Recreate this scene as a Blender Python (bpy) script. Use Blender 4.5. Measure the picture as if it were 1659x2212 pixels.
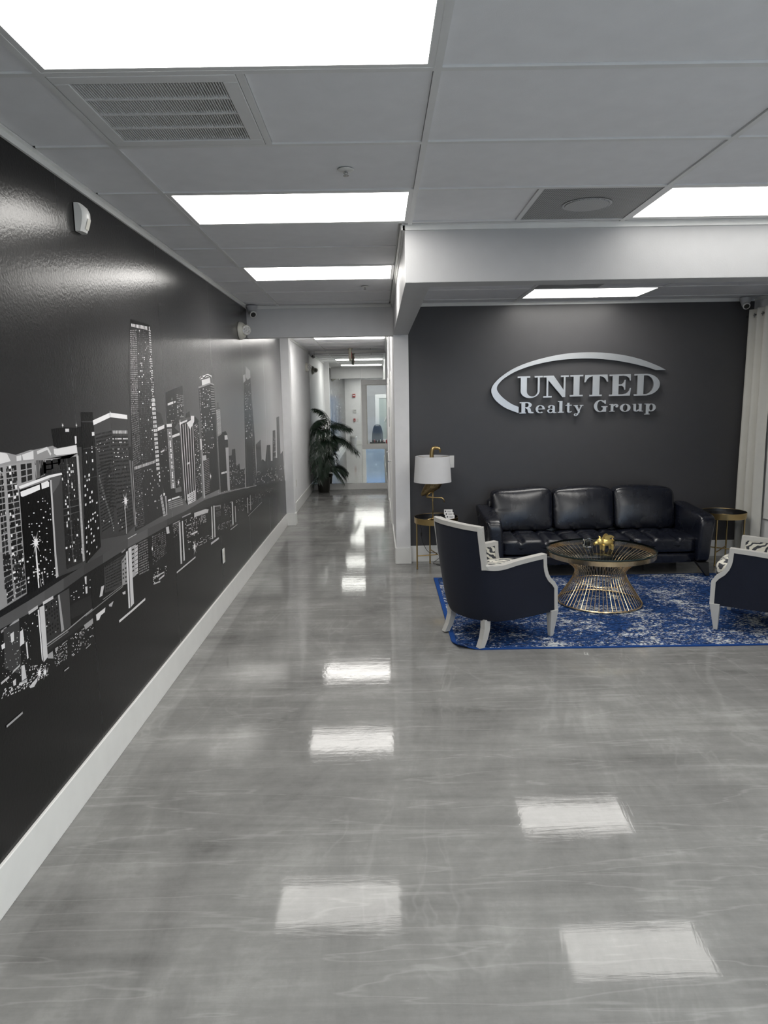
import bpy, bmesh, math, random
from mathutils import Vector, Matrix
random.seed(7)
S = bpy.context.scene
COL = S.collection
for o in list(bpy.data.objects): bpy.data.objects.remove(o)
PI = math.pi
V = Vector

# ------------------------------------------------------------------ camera
cam_d = bpy.data.cameras.new('camera'); cam = bpy.data.objects.new('camera', cam_d); COL.objects.link(cam)
CZ = 1.758                                   # eye height
pitch, yaw, roll = 0.1587, 0.0062, -0.0175
F = V((math.sin(yaw)*math.cos(pitch), math.cos(yaw)*math.cos(pitch), -math.sin(pitch)))
R0 = V((math.cos(yaw), -math.sin(yaw), 0)); U0 = R0.cross(F)
Rr = R0*math.cos(roll) + U0*math.sin(roll); Ur = -R0*math.sin(roll) + U0*math.cos(roll)
m = Matrix((Rr, Ur, -F)).transposed().to_4x4(); m.translation = (0, 0, CZ)
cam.matrix_world = m
cam_d.sensor_fit = 'VERTICAL'; cam_d.sensor_height = 36; cam_d.lens = 36*1488.1/2212
cam_d.clip_start = 0.02; cam_d.clip_end = 100
S.camera = cam
# ------------------------------------------------------------------ daylight, exposure
wld = bpy.data.worlds.new('daylight'); S.world = wld; wld.use_nodes = True
bgn = wld.node_tree.nodes['Background']
bgn.inputs[0].default_value = (0.88, 0.94, 1.0, 1); bgn.inputs[1].default_value = 3.3
PANEL = 6.4                                  # radiance of the ceiling light panels
S.view_settings.view_transform = 'Standard'; S.view_settings.look = 'None'
S.view_settings.gamma = 1; S.view_settings.use_curve_mapping = False
S.view_settings.exposure = 0.80
S.cycles.use_light_tree = False; S.cycles.max_bounces = 7; S.cycles.glossy_bounces = 4; S.cycles.transmission_bounces = 6; S.cycles.transparent_max_bounces = 8
S.cycles.caustics_reflective = False; S.cycles.caustics_refractive = False; S.cycles.adaptive_threshold = 0.02

# ------------------------------------------------------------------ room measures (metres)
XL, XR = -1.357, 3.985        # mural wall, right wall
XC0, XC1 = 0.175, 0.33        # corridor's right wall slab
YF, YB = -0.9, 7.47           # front wall, dark logo wall
YS = 4.196                    # soffit face
YH = 7.443                    # header face
YP = 9.905                    # pillar face
YE = 14.0                     # mirror at corridor end
XCL = -1.357; XPL = -1.236    # corridor left wall, face of the pilaster
H, ZS = 2.763, 2.443          # ceiling, soffit underside
TILE = 0.6096; Y0 = 2.296; XG = 0.203        # ceiling grid

# ------------------------------------------------------------------ node helpers
def newmat(name):
    mt = bpy.data.materials.new(name); mt.use_nodes = True
    nt = mt.node_tree; return mt, nt, nt.nodes['Principled BSDF']
def N(nt, typ, **kw):
    n = nt.nodes.new(typ)
    for k, v in kw.items():
        if k in n.inputs: n.inputs[k].default_value = v
        else: setattr(n, k, v)
    return n
def LK(nt, a, b): nt.links.new(a, b)
def coords(nt, scale=(1, 1, 1), kind='Object', rot=(0, 0, 0)):
    t = N(nt, 'ShaderNodeTexCoord'); mp = N(nt, 'ShaderNodeMapping')
    mp.inputs['Scale'].default_value = scale; mp.inputs['Rotation'].default_value = rot
    LK(nt, t.outputs[kind], mp.inputs[0]); return mp.outputs[0]
def noise(nt, vec, scale, detail=4, rough=.5, dist=0):
    n = N(nt, 'ShaderNodeTexNoise'); n.inputs['Scale'].default_value = scale
    n.inputs['Detail'].default_value = detail; n.inputs['Roughness'].default_value = rough
    n.inputs['Distortion'].default_value = dist
    if vec is not None: LK(nt, vec, n.inputs['Vector'])
    return n.outputs['Fac']
def ramp(nt, fac, stops):
    r = N(nt, 'ShaderNodeValToRGB'); e = r.color_ramp.elements
    while len(e) < len(stops): e.new(0.5)
    for i, (p, c) in enumerate(stops):
        e[i].position = p; e[i].color = (c, c, c, 1) if isinstance(c, (int, float)) else (*c, 1)
    LK(nt, fac, r.inputs[0]); return r.outputs[0]
def bump(nt, b, height, strength=.1, dist=.01, prev=None):
    n = N(nt, 'ShaderNodeBump'); n.inputs['Strength'].default_value = strength; n.inputs['Distance'].default_value = dist
    LK(nt, height, n.inputs['Height'])
    if prev is not None: LK(nt, prev, n.inputs['Normal'])
    LK(nt, n.outputs[0], b.inputs['Normal']); return n.outputs[0]
def mixc(nt, fac, a, b, mode='MIX'):
    n = N(nt, 'ShaderNodeMix', data_type='RGBA', blend_type=mode)
    for sock, v in ((n.inputs[0], fac), (n.inputs[6], a), (n.inputs[7], b)):
        if hasattr(v, 'links'): LK(nt, v, sock)
        elif isinstance(v, (int, float)) and sock.type != 'VALUE': sock.default_value = (v, v, v, 1)
        elif isinstance(v, (int, float)): sock.default_value = v
        else: sock.default_value = (*v, 1)
    return n.outputs[2]
def mth(nt, op, a, b=None):
    n = N(nt, 'ShaderNodeMath', operation=op)
    for i, v in enumerate((a, b)):
        if v is None: continue
        if hasattr(v, 'links'): LK(nt, v, n.inputs[i])
        else: n.inputs[i].default_value = v
    return n.outputs[0]
def plain(name, col, rough=.5, metal=0, bumpn=None, spec=.5, coat=0):
    mt, nt, b = newmat(name)
    if isinstance(col, (int, float)): col = (col, col, col)
    c = coords(nt)
    nz = noise(nt, c, 9, 3)
    cc = mixc(nt, nz, tuple(x*.94 for x in col), tuple(min(1, x*1.06) for x in col))
    LK(nt, cc, b.inputs['Base Color'])
    b.inputs['Roughness'].default_value = rough; b.inputs['Metallic'].default_value = metal
    b.inputs['Specular IOR Level'].default_value = spec
    if coat: b.inputs['Coat Weight'].default_value = coat
    if bumpn: bump(nt, b, noise(nt, c, bumpn[0], 3), bumpn[1], bumpn[2] if len(bumpn) > 2 else .005)
    return mt
M = {}
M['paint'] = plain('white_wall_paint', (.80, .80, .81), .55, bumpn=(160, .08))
M['soffit'] = plain('soffit_white_darkened', (.47, .47, .475), .5, bumpn=(160, .08))  # same white as the header, darkened to offset the light panel close by
M['header'] = plain('header_paint', (.64, .64, .65), .5, bumpn=(160, .08))  # same white as the soffit, kept lighter where less light falls
M['trim'] = plain('white_trim_gloss', (.82, .82, .80), .3)
M['rail'] = plain('grid_rail_enamel', (.74, .74, .74), .4)
M['tile'] = plain('acoustic_tile', (.80, .80, .82), .9, bumpn=(420, .35, .002))
M['dark'] = plain('charcoal_wall_paint', (.060, .059, .062), .38, bumpn=(60, .10, .004))
M['white'] = plain('white_plastic', (.72, .72, .70), .35)
M['cream'] = plain('cream_plastic', (.66, .65, .58), .4)
M['greyplastic'] = plain('grey_plastic', (.45, .45, .46), .4)
M['black'] = plain('black_plastic', (.012, .012, .013), .3)
M['gold'] = plain('aged_brass', (.50, .36, .16), .32, 1, bumpn=(40, .1))
M['brightgold'] = plain('gold_wire', (.80, .62, .38), .22, 1)
M['pig'] = plain('satin_gold_paint', (.78, .58, .20), .34, .85)
M['steel'] = plain('brushed_aluminium', (.70, .71, .71), .36, 1, bumpn=(90, .05))
M['chrome'] = plain('dull_steel', (.5, .5, .5), .25, 1)
M['blackglass'] = plain('black_glass_top', (.006, .006, .008), .06, coat=.3)
M['frame'] = plain('pale_grey_lacquer', (.50, .49, .465), .4)
M['navy'] = plain('navy_velvet', (.0065, .009, .019), .85, bumpn=(260, .15), spec=.3)
M['navy'].node_tree.nodes['Principled BSDF'].inputs['Sheen Weight'].default_value = .06
M['lampshade'] = plain('white_linen_shade', (.72, .72, .73), .8, bumpn=(300, .1))
M['curtain'] = plain('ivory_curtain_cloth', (.62, .61, .56), .85, bumpn=(220, .2))
M['pot'] = plain('olive_black_pot', (.022, .022, .017), .4)
M['soil'] = plain('brown_bark_mulch', (.12, .07, .03), .9, bumpn=(60, .8, .02))
M['leaf'] = plain('dark_palm_leaf', (.010, .026, .013), .35)
M['stem'] = plain('palm_stem', (.05, .06, .03), .6)
M['red'] = plain('red_enamel', (.35, .02, .025), .35)
M['redlit'] = plain('red_lettering', (.6, .03, .04), .4)
M['card'] = plain('white_card', (.78, .77, .76), .6)
M['ink'] = plain('print_ink', (.08, .08, .09), .6)
M['exitbox'] = plain('beige_sign_housing', (.55, .53, .42), .4)
M['asphalt'] = plain('pale_pavement', (.35, .36, .38), .9)

def glassmat(name, rough=0.0, col=(1, 1, 1), ior=1.45):
    mt, nt, b = newmat(name)
    b.inputs['Base Color'].default_value = (*col, 1); b.inputs['Roughness'].default_value = rough
    b.inputs['Transmission Weight'].default_value = 1; b.inputs['IOR'].default_value = ior
    return mt
M['glass'] = glassmat('clear_glass', 0.0, (.93, .96, .95))
def thinglass(name, ior=1.5, tint=(.9, .93, .93)):
    mt = bpy.data.materials.new(name); mt.use_nodes = True; nt = mt.node_tree; nt.nodes.clear()
    o = N(nt, 'ShaderNodeOutputMaterial'); mx = N(nt, 'ShaderNodeMixShader'); lw = N(nt, 'ShaderNodeLayerWeight'); lw.inputs[0].default_value = .5; f0 = ((ior-1)/(ior+1))**2; fr = mth(nt, 'ADD', mth(nt, 'MULTIPLY', mth(nt, 'POWER', lw.outputs['Facing'], 5), .9), f0)
    t = N(nt, 'ShaderNodeBsdfTransparent'); t.inputs[0].default_value = (*tint, 1); g = N(nt, 'ShaderNodeBsdfGlossy'); g.inputs['Roughness'].default_value = .02
    LK(nt, fr, mx.inputs[0]); LK(nt, t.outputs[0], mx.inputs[1]); LK(nt, g.outputs[0], mx.inputs[2]); LK(nt, mx.outputs[0], o.inputs[0]); return mt
M['pane'] = thinglass('window_pane'); M['tableglass'] = thinglass('table_glass', 1.22, (.96, .97, .97))
mt, nt, b = newmat('mirror_silver'); b.inputs['Base Color'].default_value = (.87, .90, .88, 1); b.inputs['Metallic'].default_value = 1; b.inputs['Roughness'].default_value = .015
M['mirror'] = mt
mt, nt, b = newmat('light_diffuser'); b.inputs['Base Color'].default_value = (.9, .9, .9, 1)
b.inputs['Emission Color'].default_value = (1.0, .975, .93, 1); b.inputs['Emission Strength'].default_value = PANEL
M['lamp'] = mt
M['lamp_dim'] = mt.copy(); M['lamp_dim'].name = 'light_diffuser_dimmed'; M['lamp_dim'].node_tree.nodes['Principled BSDF'].inputs['Emission Strength'].default_value = PANEL*.34  # same diffuser, dimmed so the soffit beside it stays less bright

# polished epoxy floor: trowel streaks run across the room, ripples in the top coat
mt, nt, b = newmat('polished_grey_epoxy_floor')
c = coords(nt)
def ridge(vec, sc, det, dist, wid):                # thin lighter trowel lines where a noise crosses its middle
    a = mth(nt, 'ABSOLUTE', mth(nt, 'SUBTRACT', noise(nt, vec, sc, det, .5, dist), .5))
    return ramp(nt, a, [(0, 1), (wid, 0)])
n1 = noise(nt, coords(nt, (.30, 2.6, 1)), 1.5, 6, .65, .5); n2 = noise(nt, c, .9, 4, .6, 1.0); n3 = noise(nt, coords(nt, (.8, 9.0, 1), rot=(0, 0, .05)), 1.6, 5, .7, .4)
n4 = noise(nt, coords(nt, (1.5, .6, 1), rot=(0, 0, -.55)), 1.5, 5, .6, 1.6); n5 = noise(nt, c, 26, 4, .75)
f1 = mth(nt, 'ADD', mth(nt, 'MULTIPLY', n1, .25), mth(nt, 'ADD', mth(nt, 'MULTIPLY', n2, .28), mth(nt, 'ADD', mth(nt, 'MULTIPLY', n3, .16), mth(nt, 'ADD', mth(nt, 'MULTIPLY', n4, .22), mth(nt, 'MULTIPLY', n5, .09)))))
colr = ramp(nt, f1, [(.38, (.140, .139, .134)), (.46, (.203, .202, .196)), (.53, (.250, .249, .241)), (.62, (.350, .349, .337))])
rg1 = ridge(coords(nt, (.22, 2.4, 1), rot=(0, 0, .03)), 2.4, 4, .25, .012); rg2 = ridge(coords(nt, (1.5, .55, 1), rot=(0, 0, -.5)), 1.9, 4, .9, .022); rg3 = ridge(coords(nt, (.5, 1.1, 1), rot=(0, 0, -.9)), 1.3, 3, .5, .012)
patch = ramp(nt, noise(nt, c, .7, 2), [(.45, 0), (.62, 1)])
rg = mth(nt, 'ADD', mth(nt, 'MULTIPLY', rg1, .13), mth(nt, 'ADD', mth(nt, 'MULTIPLY', mth(nt, 'MULTIPLY', rg2, patch), .09), mth(nt, 'MULTIPLY', rg3, .025)))
colr = mixc(nt, rg, colr, (.62, .62, .60))
speck = ramp(nt, noise(nt, c, 130, 2, .5), [(.76, 0), (.80, 1)])
colr = mixc(nt, mth(nt, 'MULTIPLY', speck, .4), colr, (.6, .6, .58))
LK(nt, colr, b.inputs['Base Color'])
LK(nt, mth(nt, 'ADD', mth(nt, 'MULTIPLY', noise(nt, c, 60, 3, .75), .07), .025), b.inputs['Roughness'])
b.inputs['Specular IOR Level'].default_value = .17
p1 = bump(nt, b, n3, .03, .010)
p2 = bump(nt, b, n4, .07, .012, p1)
M['floor'] = mt

# print of the mural: colour is print plus painted sky glare, semi-gloss vinyl with orange peel
mt, nt, b = newmat('semi_gloss_wallpaper_print')
at = N(nt, 'ShaderNodeVertexColor'); at.layer_name = 'print'
LK(nt, at.outputs['Color'], b.inputs['Base Color'])
b.inputs['Roughness'].default_value = .22; b.inputs['Specular IOR Level'].default_value = .20
c = coords(nt)
q1 = bump(nt, b, noise(nt, c, 70, 3, .55), .13, .005)
bump(nt, b, noise(nt, c, 4, 2), .03, .03, q1)
M['print'] = mt

# leather
mt, nt, b = newmat('navy_black_leather'); c = coords(nt)
LK(nt, mixc(nt, noise(nt, c, 5, 4, .6), (.0028, .0035, .007), (.008, .010, .019)), b.inputs['Base Color'])
LK(nt, mth(nt, 'ADD', mth(nt, 'MULTIPLY', noise(nt, c, 6, 3), .05), .25), b.inputs['Roughness'])
w1 = bump(nt, b, noise(nt, coords(nt, (1.6, 1.0, .5)), 5, 3, .5, .8), .10, .03)
bump(nt, b, noise(nt, c, 260, 2), .06, .002, w1)
b.inputs['Specular IOR Level'].default_value = .7
M['leather'] = mt

# zebra cloth
mt, nt, b = newmat('grey_white_zebra_cloth'); c = coords(nt, (1, 1, 1.2), rot=(.5, .3, .7))
wv = N(nt, 'ShaderNodeTexWave', wave_type='BANDS', bands_direction='DIAGONAL'); LK(nt, c, wv.inputs['Vector'])
wv.inputs['Scale'].default_value = 9; wv.inputs['Distortion'].default_value = 7; wv.inputs['Detail'].default_value = 1.5; wv.inputs['Detail Scale'].default_value = 1.6
LK(nt, ramp(nt, wv.outputs['Fac'], [(.40, (.045, .048, .058)), (.50, (.70, .68, .60))]), b.inputs['Base Color']); b.inputs['Roughness'].default_value = .8
bump(nt, b, noise(nt, coords(nt), 300, 2), .2, .002); M['zebra'] = mt

# rug
mt, nt, b = newmat('faded_blue_rug_pile'); c = coords(nt)
big = noise(nt, coords(nt, (1, 1.2, 1)), 2.3, 3, .6, .8); mid = noise(nt, coords(nt, (7, 10, 1)), 1.7, 3, .65); fine = noise(nt, coords(nt, (26, 42, 1)), 1.5, 3, .75)
ms = mth(nt, 'ADD', mth(nt, 'MULTIPLY', big, 1.0), mth(nt, 'ADD', mth(nt, 'MULTIPLY', mid, .8), mth(nt, 'MULTIPLY', fine, 1.6)))
wh = ramp(nt, mth(nt, 'MULTIPLY', ms, .2941), [(.525, 0), (.555, .92)])
blue = mixc(nt, ramp(nt, noise(nt, coords(nt, (18, 28, 1)), 1.3, 4, .7), [(.38, 0), (.62, 1)]), (.005, .012, .045), (.022, .070, .22))
rugc = mixc(nt, wh, blue, (.60, .62, .62))
sx = N(nt, 'ShaderNodeSeparateXYZ'); LK(nt, c, sx.inputs[0])
ex = mth(nt, 'GREATER_THAN', mth(nt, 'ABSOLUTE', mth(nt, 'SUBTRACT', sx.outputs[0], 1.6)), 1.565)
ey = mth(nt, 'GREATER_THAN', mth(nt, 'ABSOLUTE', mth(nt, 'SUBTRACT', sx.outputs[1], 1.01)), .992)
rugc = mixc(nt, mth(nt, 'MAXIMUM', ex, ey), rugc, (.016, .062, .24))
LK(nt, rugc, b.inputs['Base Color']); b.inputs['Roughness'].default_value = .95; b.inputs['Specular IOR Level'].default_value = .1
bump(nt, b, fine, .5, .006); M['rug'] = mt

# perforated diffuser plate
mt, nt, b = newmat('perforated_white_plate'); c = coords(nt)
vo = N(nt, 'ShaderNodeTexVoronoi'); vo.inputs['Scale'].default_value = 110; vo.inputs['Randomness'].default_value = 0; LK(nt, c, vo.inputs['Vector'])
LK(nt, ramp(nt, vo.outputs['Distance'], [(.36, (.03, .03, .03)), (.44, (.50, .50, .50))]), b.inputs['Base Color']); b.inputs['Roughness'].default_value = .5
M['perf'] = mt

# ------------------------------------------------------------------ mesh builder
class MB:
    def __init__(s): s.v = []; s.f = []; s.mi = []
    def add(s, vs, fs, mi=0):
        o = len(s.v); s.v += [tuple(p) for p in vs]; s.f += [tuple(i+o for i in f) for f in fs]; s.mi += [mi]*len(fs); return s
    def box(s, x0, x1, y0, y1, z0, z1, mi=0):
        return s.add([(x0, y0, z0), (x1, y0, z0), (x1, y1, z0), (x0, y1, z0), (x0, y0, z1), (x1, y0, z1), (x1, y1, z1), (x0, y1, z1)],
                     [(0, 3, 2, 1), (4, 5, 6, 7), (0, 1, 5, 4), (1, 2, 6, 5), (2, 3, 7, 6), (3, 0, 4, 7)], mi)
    def hexa(s, b, t, mi=0):     # four bottom points, four top points
        return s.add(list(b)+list(t), [(0, 3, 2, 1), (4, 5, 6, 7), (0, 1, 5, 4), (1, 2, 6, 5), (2, 3, 7, 6), (3, 0, 4, 7)], mi)
    def tube(s, pts, r, n=8, closed=False, cap=True, mi=0, sq=0):
        P = [V(p) for p in pts]; k = len(P); rr = r if isinstance(r, (list, tuple)) else [r]*k
        vs = []; up = None
        for i in range(k):
            a = P[(i-1) % k] if (closed or i > 0) else P[i]; c = P[(i+1) % k] if (closed or i < k-1) else P[i]
            t = (c-a); t = t.normalized() if t.length > 1e-9 else V((0, 0, 1))
            if up is None:
                up = V((0, 0, 1)) if abs(t.z) < .9 else V((1, 0, 0))
            x = up - t*up.dot(t)
            if x.length < 1e-6: x = V((1, 0, 0)) - t*t.x
            x.normalize(); y = t.cross(x); up = x
            for j in range(n):
                q = 2*PI*(j+.5*sq)/n; vs.append(P[i]+(x*math.cos(q)+y*math.sin(q))*rr[i])
        fs = []
        for i in range(k if closed else k-1):
            for j in range(n):
                a = i*n+j; b2 = i*n+(j+1) % n; c2 = ((i+1) % k)*n+(j+1) % n; d = ((i+1) % k)*n+j
                fs.append((a, b2, c2, d))
        if cap and not closed: fs += [tuple(range(n-1, -1, -1)), tuple(range((k-1)*n, k*n))]
        return s.add(vs, fs, mi)
    def lathe(s, prof, c=(0, 0, 0), n=24, axis='z', mi=0, cap=True):
        vs = []
        for r, h in prof:
            for j in range(n):
                a = 2*PI*j/n; u, w = r*math.cos(a), r*math.sin(a)
                p = {'z': (u, w, h), 'y': (u, h, w), 'x': (h, u, w)}[axis]
                vs.append((p[0]+c[0], p[1]+c[1], p[2]+c[2]))
        fs = []
        for i in range(len(prof)-1):
            for j in range(n):
                fs.append((i*n+j, i*n+(j+1) % n, (i+1)*n+(j+1) % n, (i+1)*n+j))
        if cap: fs += [tuple(range(n-1, -1, -1)), tuple(range((len(prof)-1)*n, len(prof)*n))]
        return s.add(vs, fs, mi)
    def prism(s, pts, d0, d1, plane='xz', mi=0):      # outline extruded between two depths
        def w(p, d): return {'xz': (p[0], d, p[1]), 'yz': (d, p[0], p[1]), 'xy': (p[0], p[1], d)}[plane]
        n = len(pts)
        vs = [w(p, d0) for p in pts]+[w(p, d1) for p in pts]
        fs = [tuple(range(n)), tuple(range(2*n-1, n-1, -1))]+[(i, (i+1) % n, n+(i+1) % n, n+i) for i in range(n)]
        return s.add(vs, fs, mi)
    def grid(s, rows, mi=0, closed=False):
        n = len(rows[0]); vs = [p for r in rows for p in r]; fs = []
        for i in range(len(rows)-1):
            for j in range(n if closed else n-1):
                fs.append((i*n+j, i*n+(j+1) % n, (i+1)*n+(j+1) % n, (i+1)*n+j))
        return s.add(vs, fs, mi)
    def mesh(s, name, mats, smooth=False):
        me = bpy.data.meshes.new(name); me.from_pydata(s.v, [], s.f)
        for mm in (mats if isinstance(mats, (list, tuple)) else [mats]): me.materials.append(M[mm] if isinstance(mm, str) else mm)
        me.polygons.foreach_set('material_index', s.mi)
        bm = bmesh.new(); bm.from_mesh(me); bmesh.ops.recalc_face_normals(bm, faces=bm.faces); bm.to_mesh(me); bm.free()
        if smooth:
            me.polygons.foreach_set('use_smooth', [True]*len(me.polygons))
            if smooth != 'all':
                try: me.set_sharp_from_angle(angle=math.radians(40))
                except Exception: pass
        me.update(); return me
    def build(s, name, mats, parent=None, smooth=False, bev=0, loc=None):
        o = bpy.data.objects.new(name, s.mesh(name, mats, smooth)); COL.objects.link(o)
        if parent: o.parent = parent
        if loc: o.location = loc
        if bev:
            md = o.modifiers.new('bevel', 'BEVEL'); md.width = bev; md.segments = 2; md.limit_method = 'ANGLE'
        return o
def ball_fix(s, c, r, n=14, mi=0):
    r = r if isinstance(r, (tuple, list)) else (r, r, r); k = n//2+1; o = len(s.v)
    rows = [[(c[0]+r[0]*math.sin(PI*i/k)*math.cos(2*PI*j/n), c[1]+r[1]*math.sin(PI*i/k)*math.sin(2*PI*j/n), c[2]-r[2]*math.cos(PI*i/k)) for j in range(n)] for i in range(1, k)]
    s.grid(rows, mi, True); s.add([(c[0], c[1], c[2]-r[2]), (c[0], c[1], c[2]+r[2])], [])
    b, t = len(s.v)-2, len(s.v)-1; q = o+(len(rows)-1)*n
    for j in range(n): s.f += [(o+(j+1) % n, o+j, b), (q+j, q+(j+1) % n, t)]; s.mi += [mi, mi]
    return s
MB.ball = ball_fix
def tag(o, label=None, cat=None, group=None, kind=None):
    for k, v in (('label', label), ('category', cat), ('group', group), ('kind', kind)):
        if v: o[k] = v
    return o
def thing(name, label, cat, loc=(0, 0, 0), rz=0, group=None):
    o = bpy.data.objects.new(name, None); COL.objects.link(o); o.empty_display_size = .05
    o.location = loc; o.rotation_euler = (0, 0, rz); return tag(o, label, cat, group)
def struct(o, label=None): return tag(o, label=label, kind='structure')
def copy_tree(o, parent=None):
    c = o.copy(); COL.objects.link(c); c.parent = parent
    for ch in list(o.children): copy_tree(ch, c)
    return c
def inst(me, name, parent, loc, rz=0):
    o = bpy.data.objects.new(name, me); COL.objects.link(o); o.parent = parent; o.location = loc; o.rotation_euler.z = rz; return o
def spline(pts, n, closed=False):
    P = [V(p if len(p) == 3 else (*p, 0)) for p in pts]; k = len(P); out = []
    segs = k if closed else k-1
    for i in range(segs):
        p0 = P[(i-1) % k] if closed or i > 0 else P[i]*2-P[i+1]; p1 = P[i]; p2 = P[(i+1) % k]
        p3 = P[(i+2) % k] if closed or i < k-2 else P[i+1]*2-P[i]
        for j in range(n):
            t = j/n
            out.append(.5*((2*p1)+(p2-p0)*t+(2*p0-5*p1+4*p2-p3)*t*t+(3*p1-p0-3*p2+p3)*t**3))
    if not closed: out.append(P[-1])
    return out
def rbox(sx, sy, sz, n=10, k=7, fn=None):             # cushion: soft-edged box, optional reshaping
    b = MB(); idx = {}
    def vid(p):
        key = tuple(round(x*n) for x in p)
        if key not in idx:
            q = V(p); mx = max(abs(q.x), abs(q.y), abs(q.z)); L = (abs(q.x)**k+abs(q.y)**k+abs(q.z)**k)**(1/k)
            q = q*(mx/L); q = V((q.x*sx/2, q.y*sy/2, q.z*sz/2))
            if fn: q = fn(q)
            idx[key] = len(b.v); b.v.append(tuple(q))
        return idx[key]
    for ax in range(3):
        for sg in (-1, 1):
            for i in range(n):
                for j in range(n):
                    cs = []
                    for (a, c) in ((i, j), (i+1, j), (i+1, j+1), (i, j+1)):
                        p = [0, 0, 0]; p[ax] = sg; p[(ax+1) % 3] = -1+2*a/n; p[(ax+2) % 3] = -1+2*c/n; cs.append(vid(p))
                    b.f.append(tuple(cs)); b.mi.append(0)
    return b
# ================================================================== THE SETTING
fl = MB().box(XL-.3, XR+.3, YF-.15, YE+.1, -.08, 0).build('floor', 'floor'); struct(fl, 'polished grey epoxy floor with trowel streaks and light reflections')
ce = MB().box(XL-.3, XR+.3, YF-.15, YE+.1, H+.022, H+.08).build('ceiling', 'rail'); struct(ce, 'suspended ceiling of grey acoustic tiles')
struct(MB().box(XL-.2, XL, YF-.1, YP+.02, 0, H+.03).build('wall_left', 'paint'), 'left wall behind the skyline mural')
struct(MB().box(XL-.2, XCL, YP+.16, YE+.1, 0, H+.03).build('wall_corridor_left', 'paint'), 'white left wall of the corridor past the pillar')
struct(MB().box(XL-.2, XPL, YP, YP+.16, 0, H+.03).build('wall_pillar', 'paint', bev=.003), 'white pilaster at the end of the mural')
struct(MB().box(XR, XR+.2, YF-.1, YB+.2, 0, H+.03).build('wall_right', 'paint'), 'pale wall behind the curtain')
struct(MB().box(XC1, XR+.2, YB, YB+.15, 0, H+.03).build('wall_back', 'dark'), 'charcoal feature wall behind the sofa')
# corridor right wall: slab with two doorways
D1y, D2y, DZ = (8.98, 9.90), (11.42, 12.34), 2.06
w = MB()
w.box(XC0, XC1, 7.372, D1y[0], 0, H+.03); w.box(XC0, XC1, D1y[1], D2y[0], 0, H+.03); w.box(XC0, XC1, D2y[1], YE+.1, 0, H+.03)
w.box(XC0, XC1, *D1y, DZ, H+.03); w.box(XC0, XC1, *D2y, DZ, H+.03)
struct(w.build('wall_corridor_right', 'paint'), 'white wall between corridor and seating alcove')
# soffit and header
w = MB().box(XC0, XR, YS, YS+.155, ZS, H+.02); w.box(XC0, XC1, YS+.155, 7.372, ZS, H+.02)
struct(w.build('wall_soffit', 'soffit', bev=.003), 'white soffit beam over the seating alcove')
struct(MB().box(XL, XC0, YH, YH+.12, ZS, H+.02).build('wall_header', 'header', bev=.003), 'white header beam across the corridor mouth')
# end wall carries the mirror, with an opening for the office window
NX0, NX1, NZ0, NZ1 = -.325, .172, .815, 2.195
w = MB().box(XCL-.1, NX0, YE+.006, YE+.1, 0, H+.03); w.box(NX0, XC1, YE+.006, YE+.1, 0, NZ0); w.box(NX0, XC1, YE+.006, YE+.1, NZ1, H+.03)
struct(w.build('wall_end', 'paint'), 'end wall of the corridor behind the mirror')
# front wall behind the viewpoint, with the glazed entrance
FX0, FX1, FZ = -.62, .46, 2.12
w = MB().box(XL-.2, FX0, YF-.12, YF, 0, H+.03); w.box(FX1, .80, YF-.12, YF, 0, H+.03); w.box(FX0, FX1, YF-.12, YF, FZ, H+.03)
w.box(.80, 3.8, YF-.12, YF, 0, .30); w.box(.80, 3.8, YF-.12, YF, 2.45, H+.03); w.box(3.8, XR+.2, YF-.12, YF, 0, H+.03)  # openings for the added daylight windows
struct(w.build('wall_front', 'paint'), 'white front wall with the glazed entrance door')
struct(MB().box(-9, 11, YF-16, YF-.16, -.1, -.02).build('pavement', 'asphalt'), 'pavement outside the entrance door')
bl = MB().box(-9, 11, YF-16, YF-11, -.1, 4.2).build('sky_blocking_building', plain('blue_grey_render', (.10, .17, .30), .8)); tag(bl, 'added blue grey building outside the entrance, dimming the sky in the mirror', 'building')  # block added to darken what the floor and mirror reflect
for k in range(8): MB().box(-8+k*2.4, -6.6+k*2.4, YF-11, YF-10.96, .9, 2.6).build('window', plain('street_window_glass', (.05, .08, .12), .1), bl)

# baseboards
BH, BT = .178, .014
def base(name, *a, label=None): return struct(MB().box(*a).build(name, 'trim', bev=.003), label)
base('baseboard_left', XL, XL+BT, YF, YP, 0, BH, label='white baseboard below the mural')
w = MB().box(XL+BT, XPL+BT, YP-BT, YP, 0, BH); w.box(XPL, XPL+BT, YP, YP+.16+BT, 0, BH); struct(w.build('baseboard_pillar', 'trim', bev=.003), 'white baseboard block at the pilaster foot')
base('baseboard_corridor_left', XCL, XCL+BT, YP+.16+BT, YE, 0, BH)
base('baseboard_end', XCL+BT, XC0, YE-BT, YE+.004, 0, .122, label='white baseboard under the mirror')
base('baseboard_column', XC0-.008, XC1+.008, 7.372-.012, 7.372, 0, BH, label='white baseboard block around the column foot')
base('baseboard_corridor_right', XC0-BT, XC0, 7.372, D1y[0]-.08, 0, BH)
base('baseboard_corridor_middle', XC0-BT, XC0, D1y[1]+.08, D2y[0]-.08, 0, BH)
base('baseboard_corridor_far', XC0-BT, XC0, D2y[1]+.08, YE-BT, 0, BH)
base('baseboard_back', XC1, XR, YB-BT, YB, 0, BH, label='white baseboard along the charcoal wall')
base('baseboard_right', XR-BT, XR, YF, YB-BT, 0, BH)
base('baseboard_front', XL+BT, FX0-.08, YF, YF+BT, 0, BH)

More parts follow.
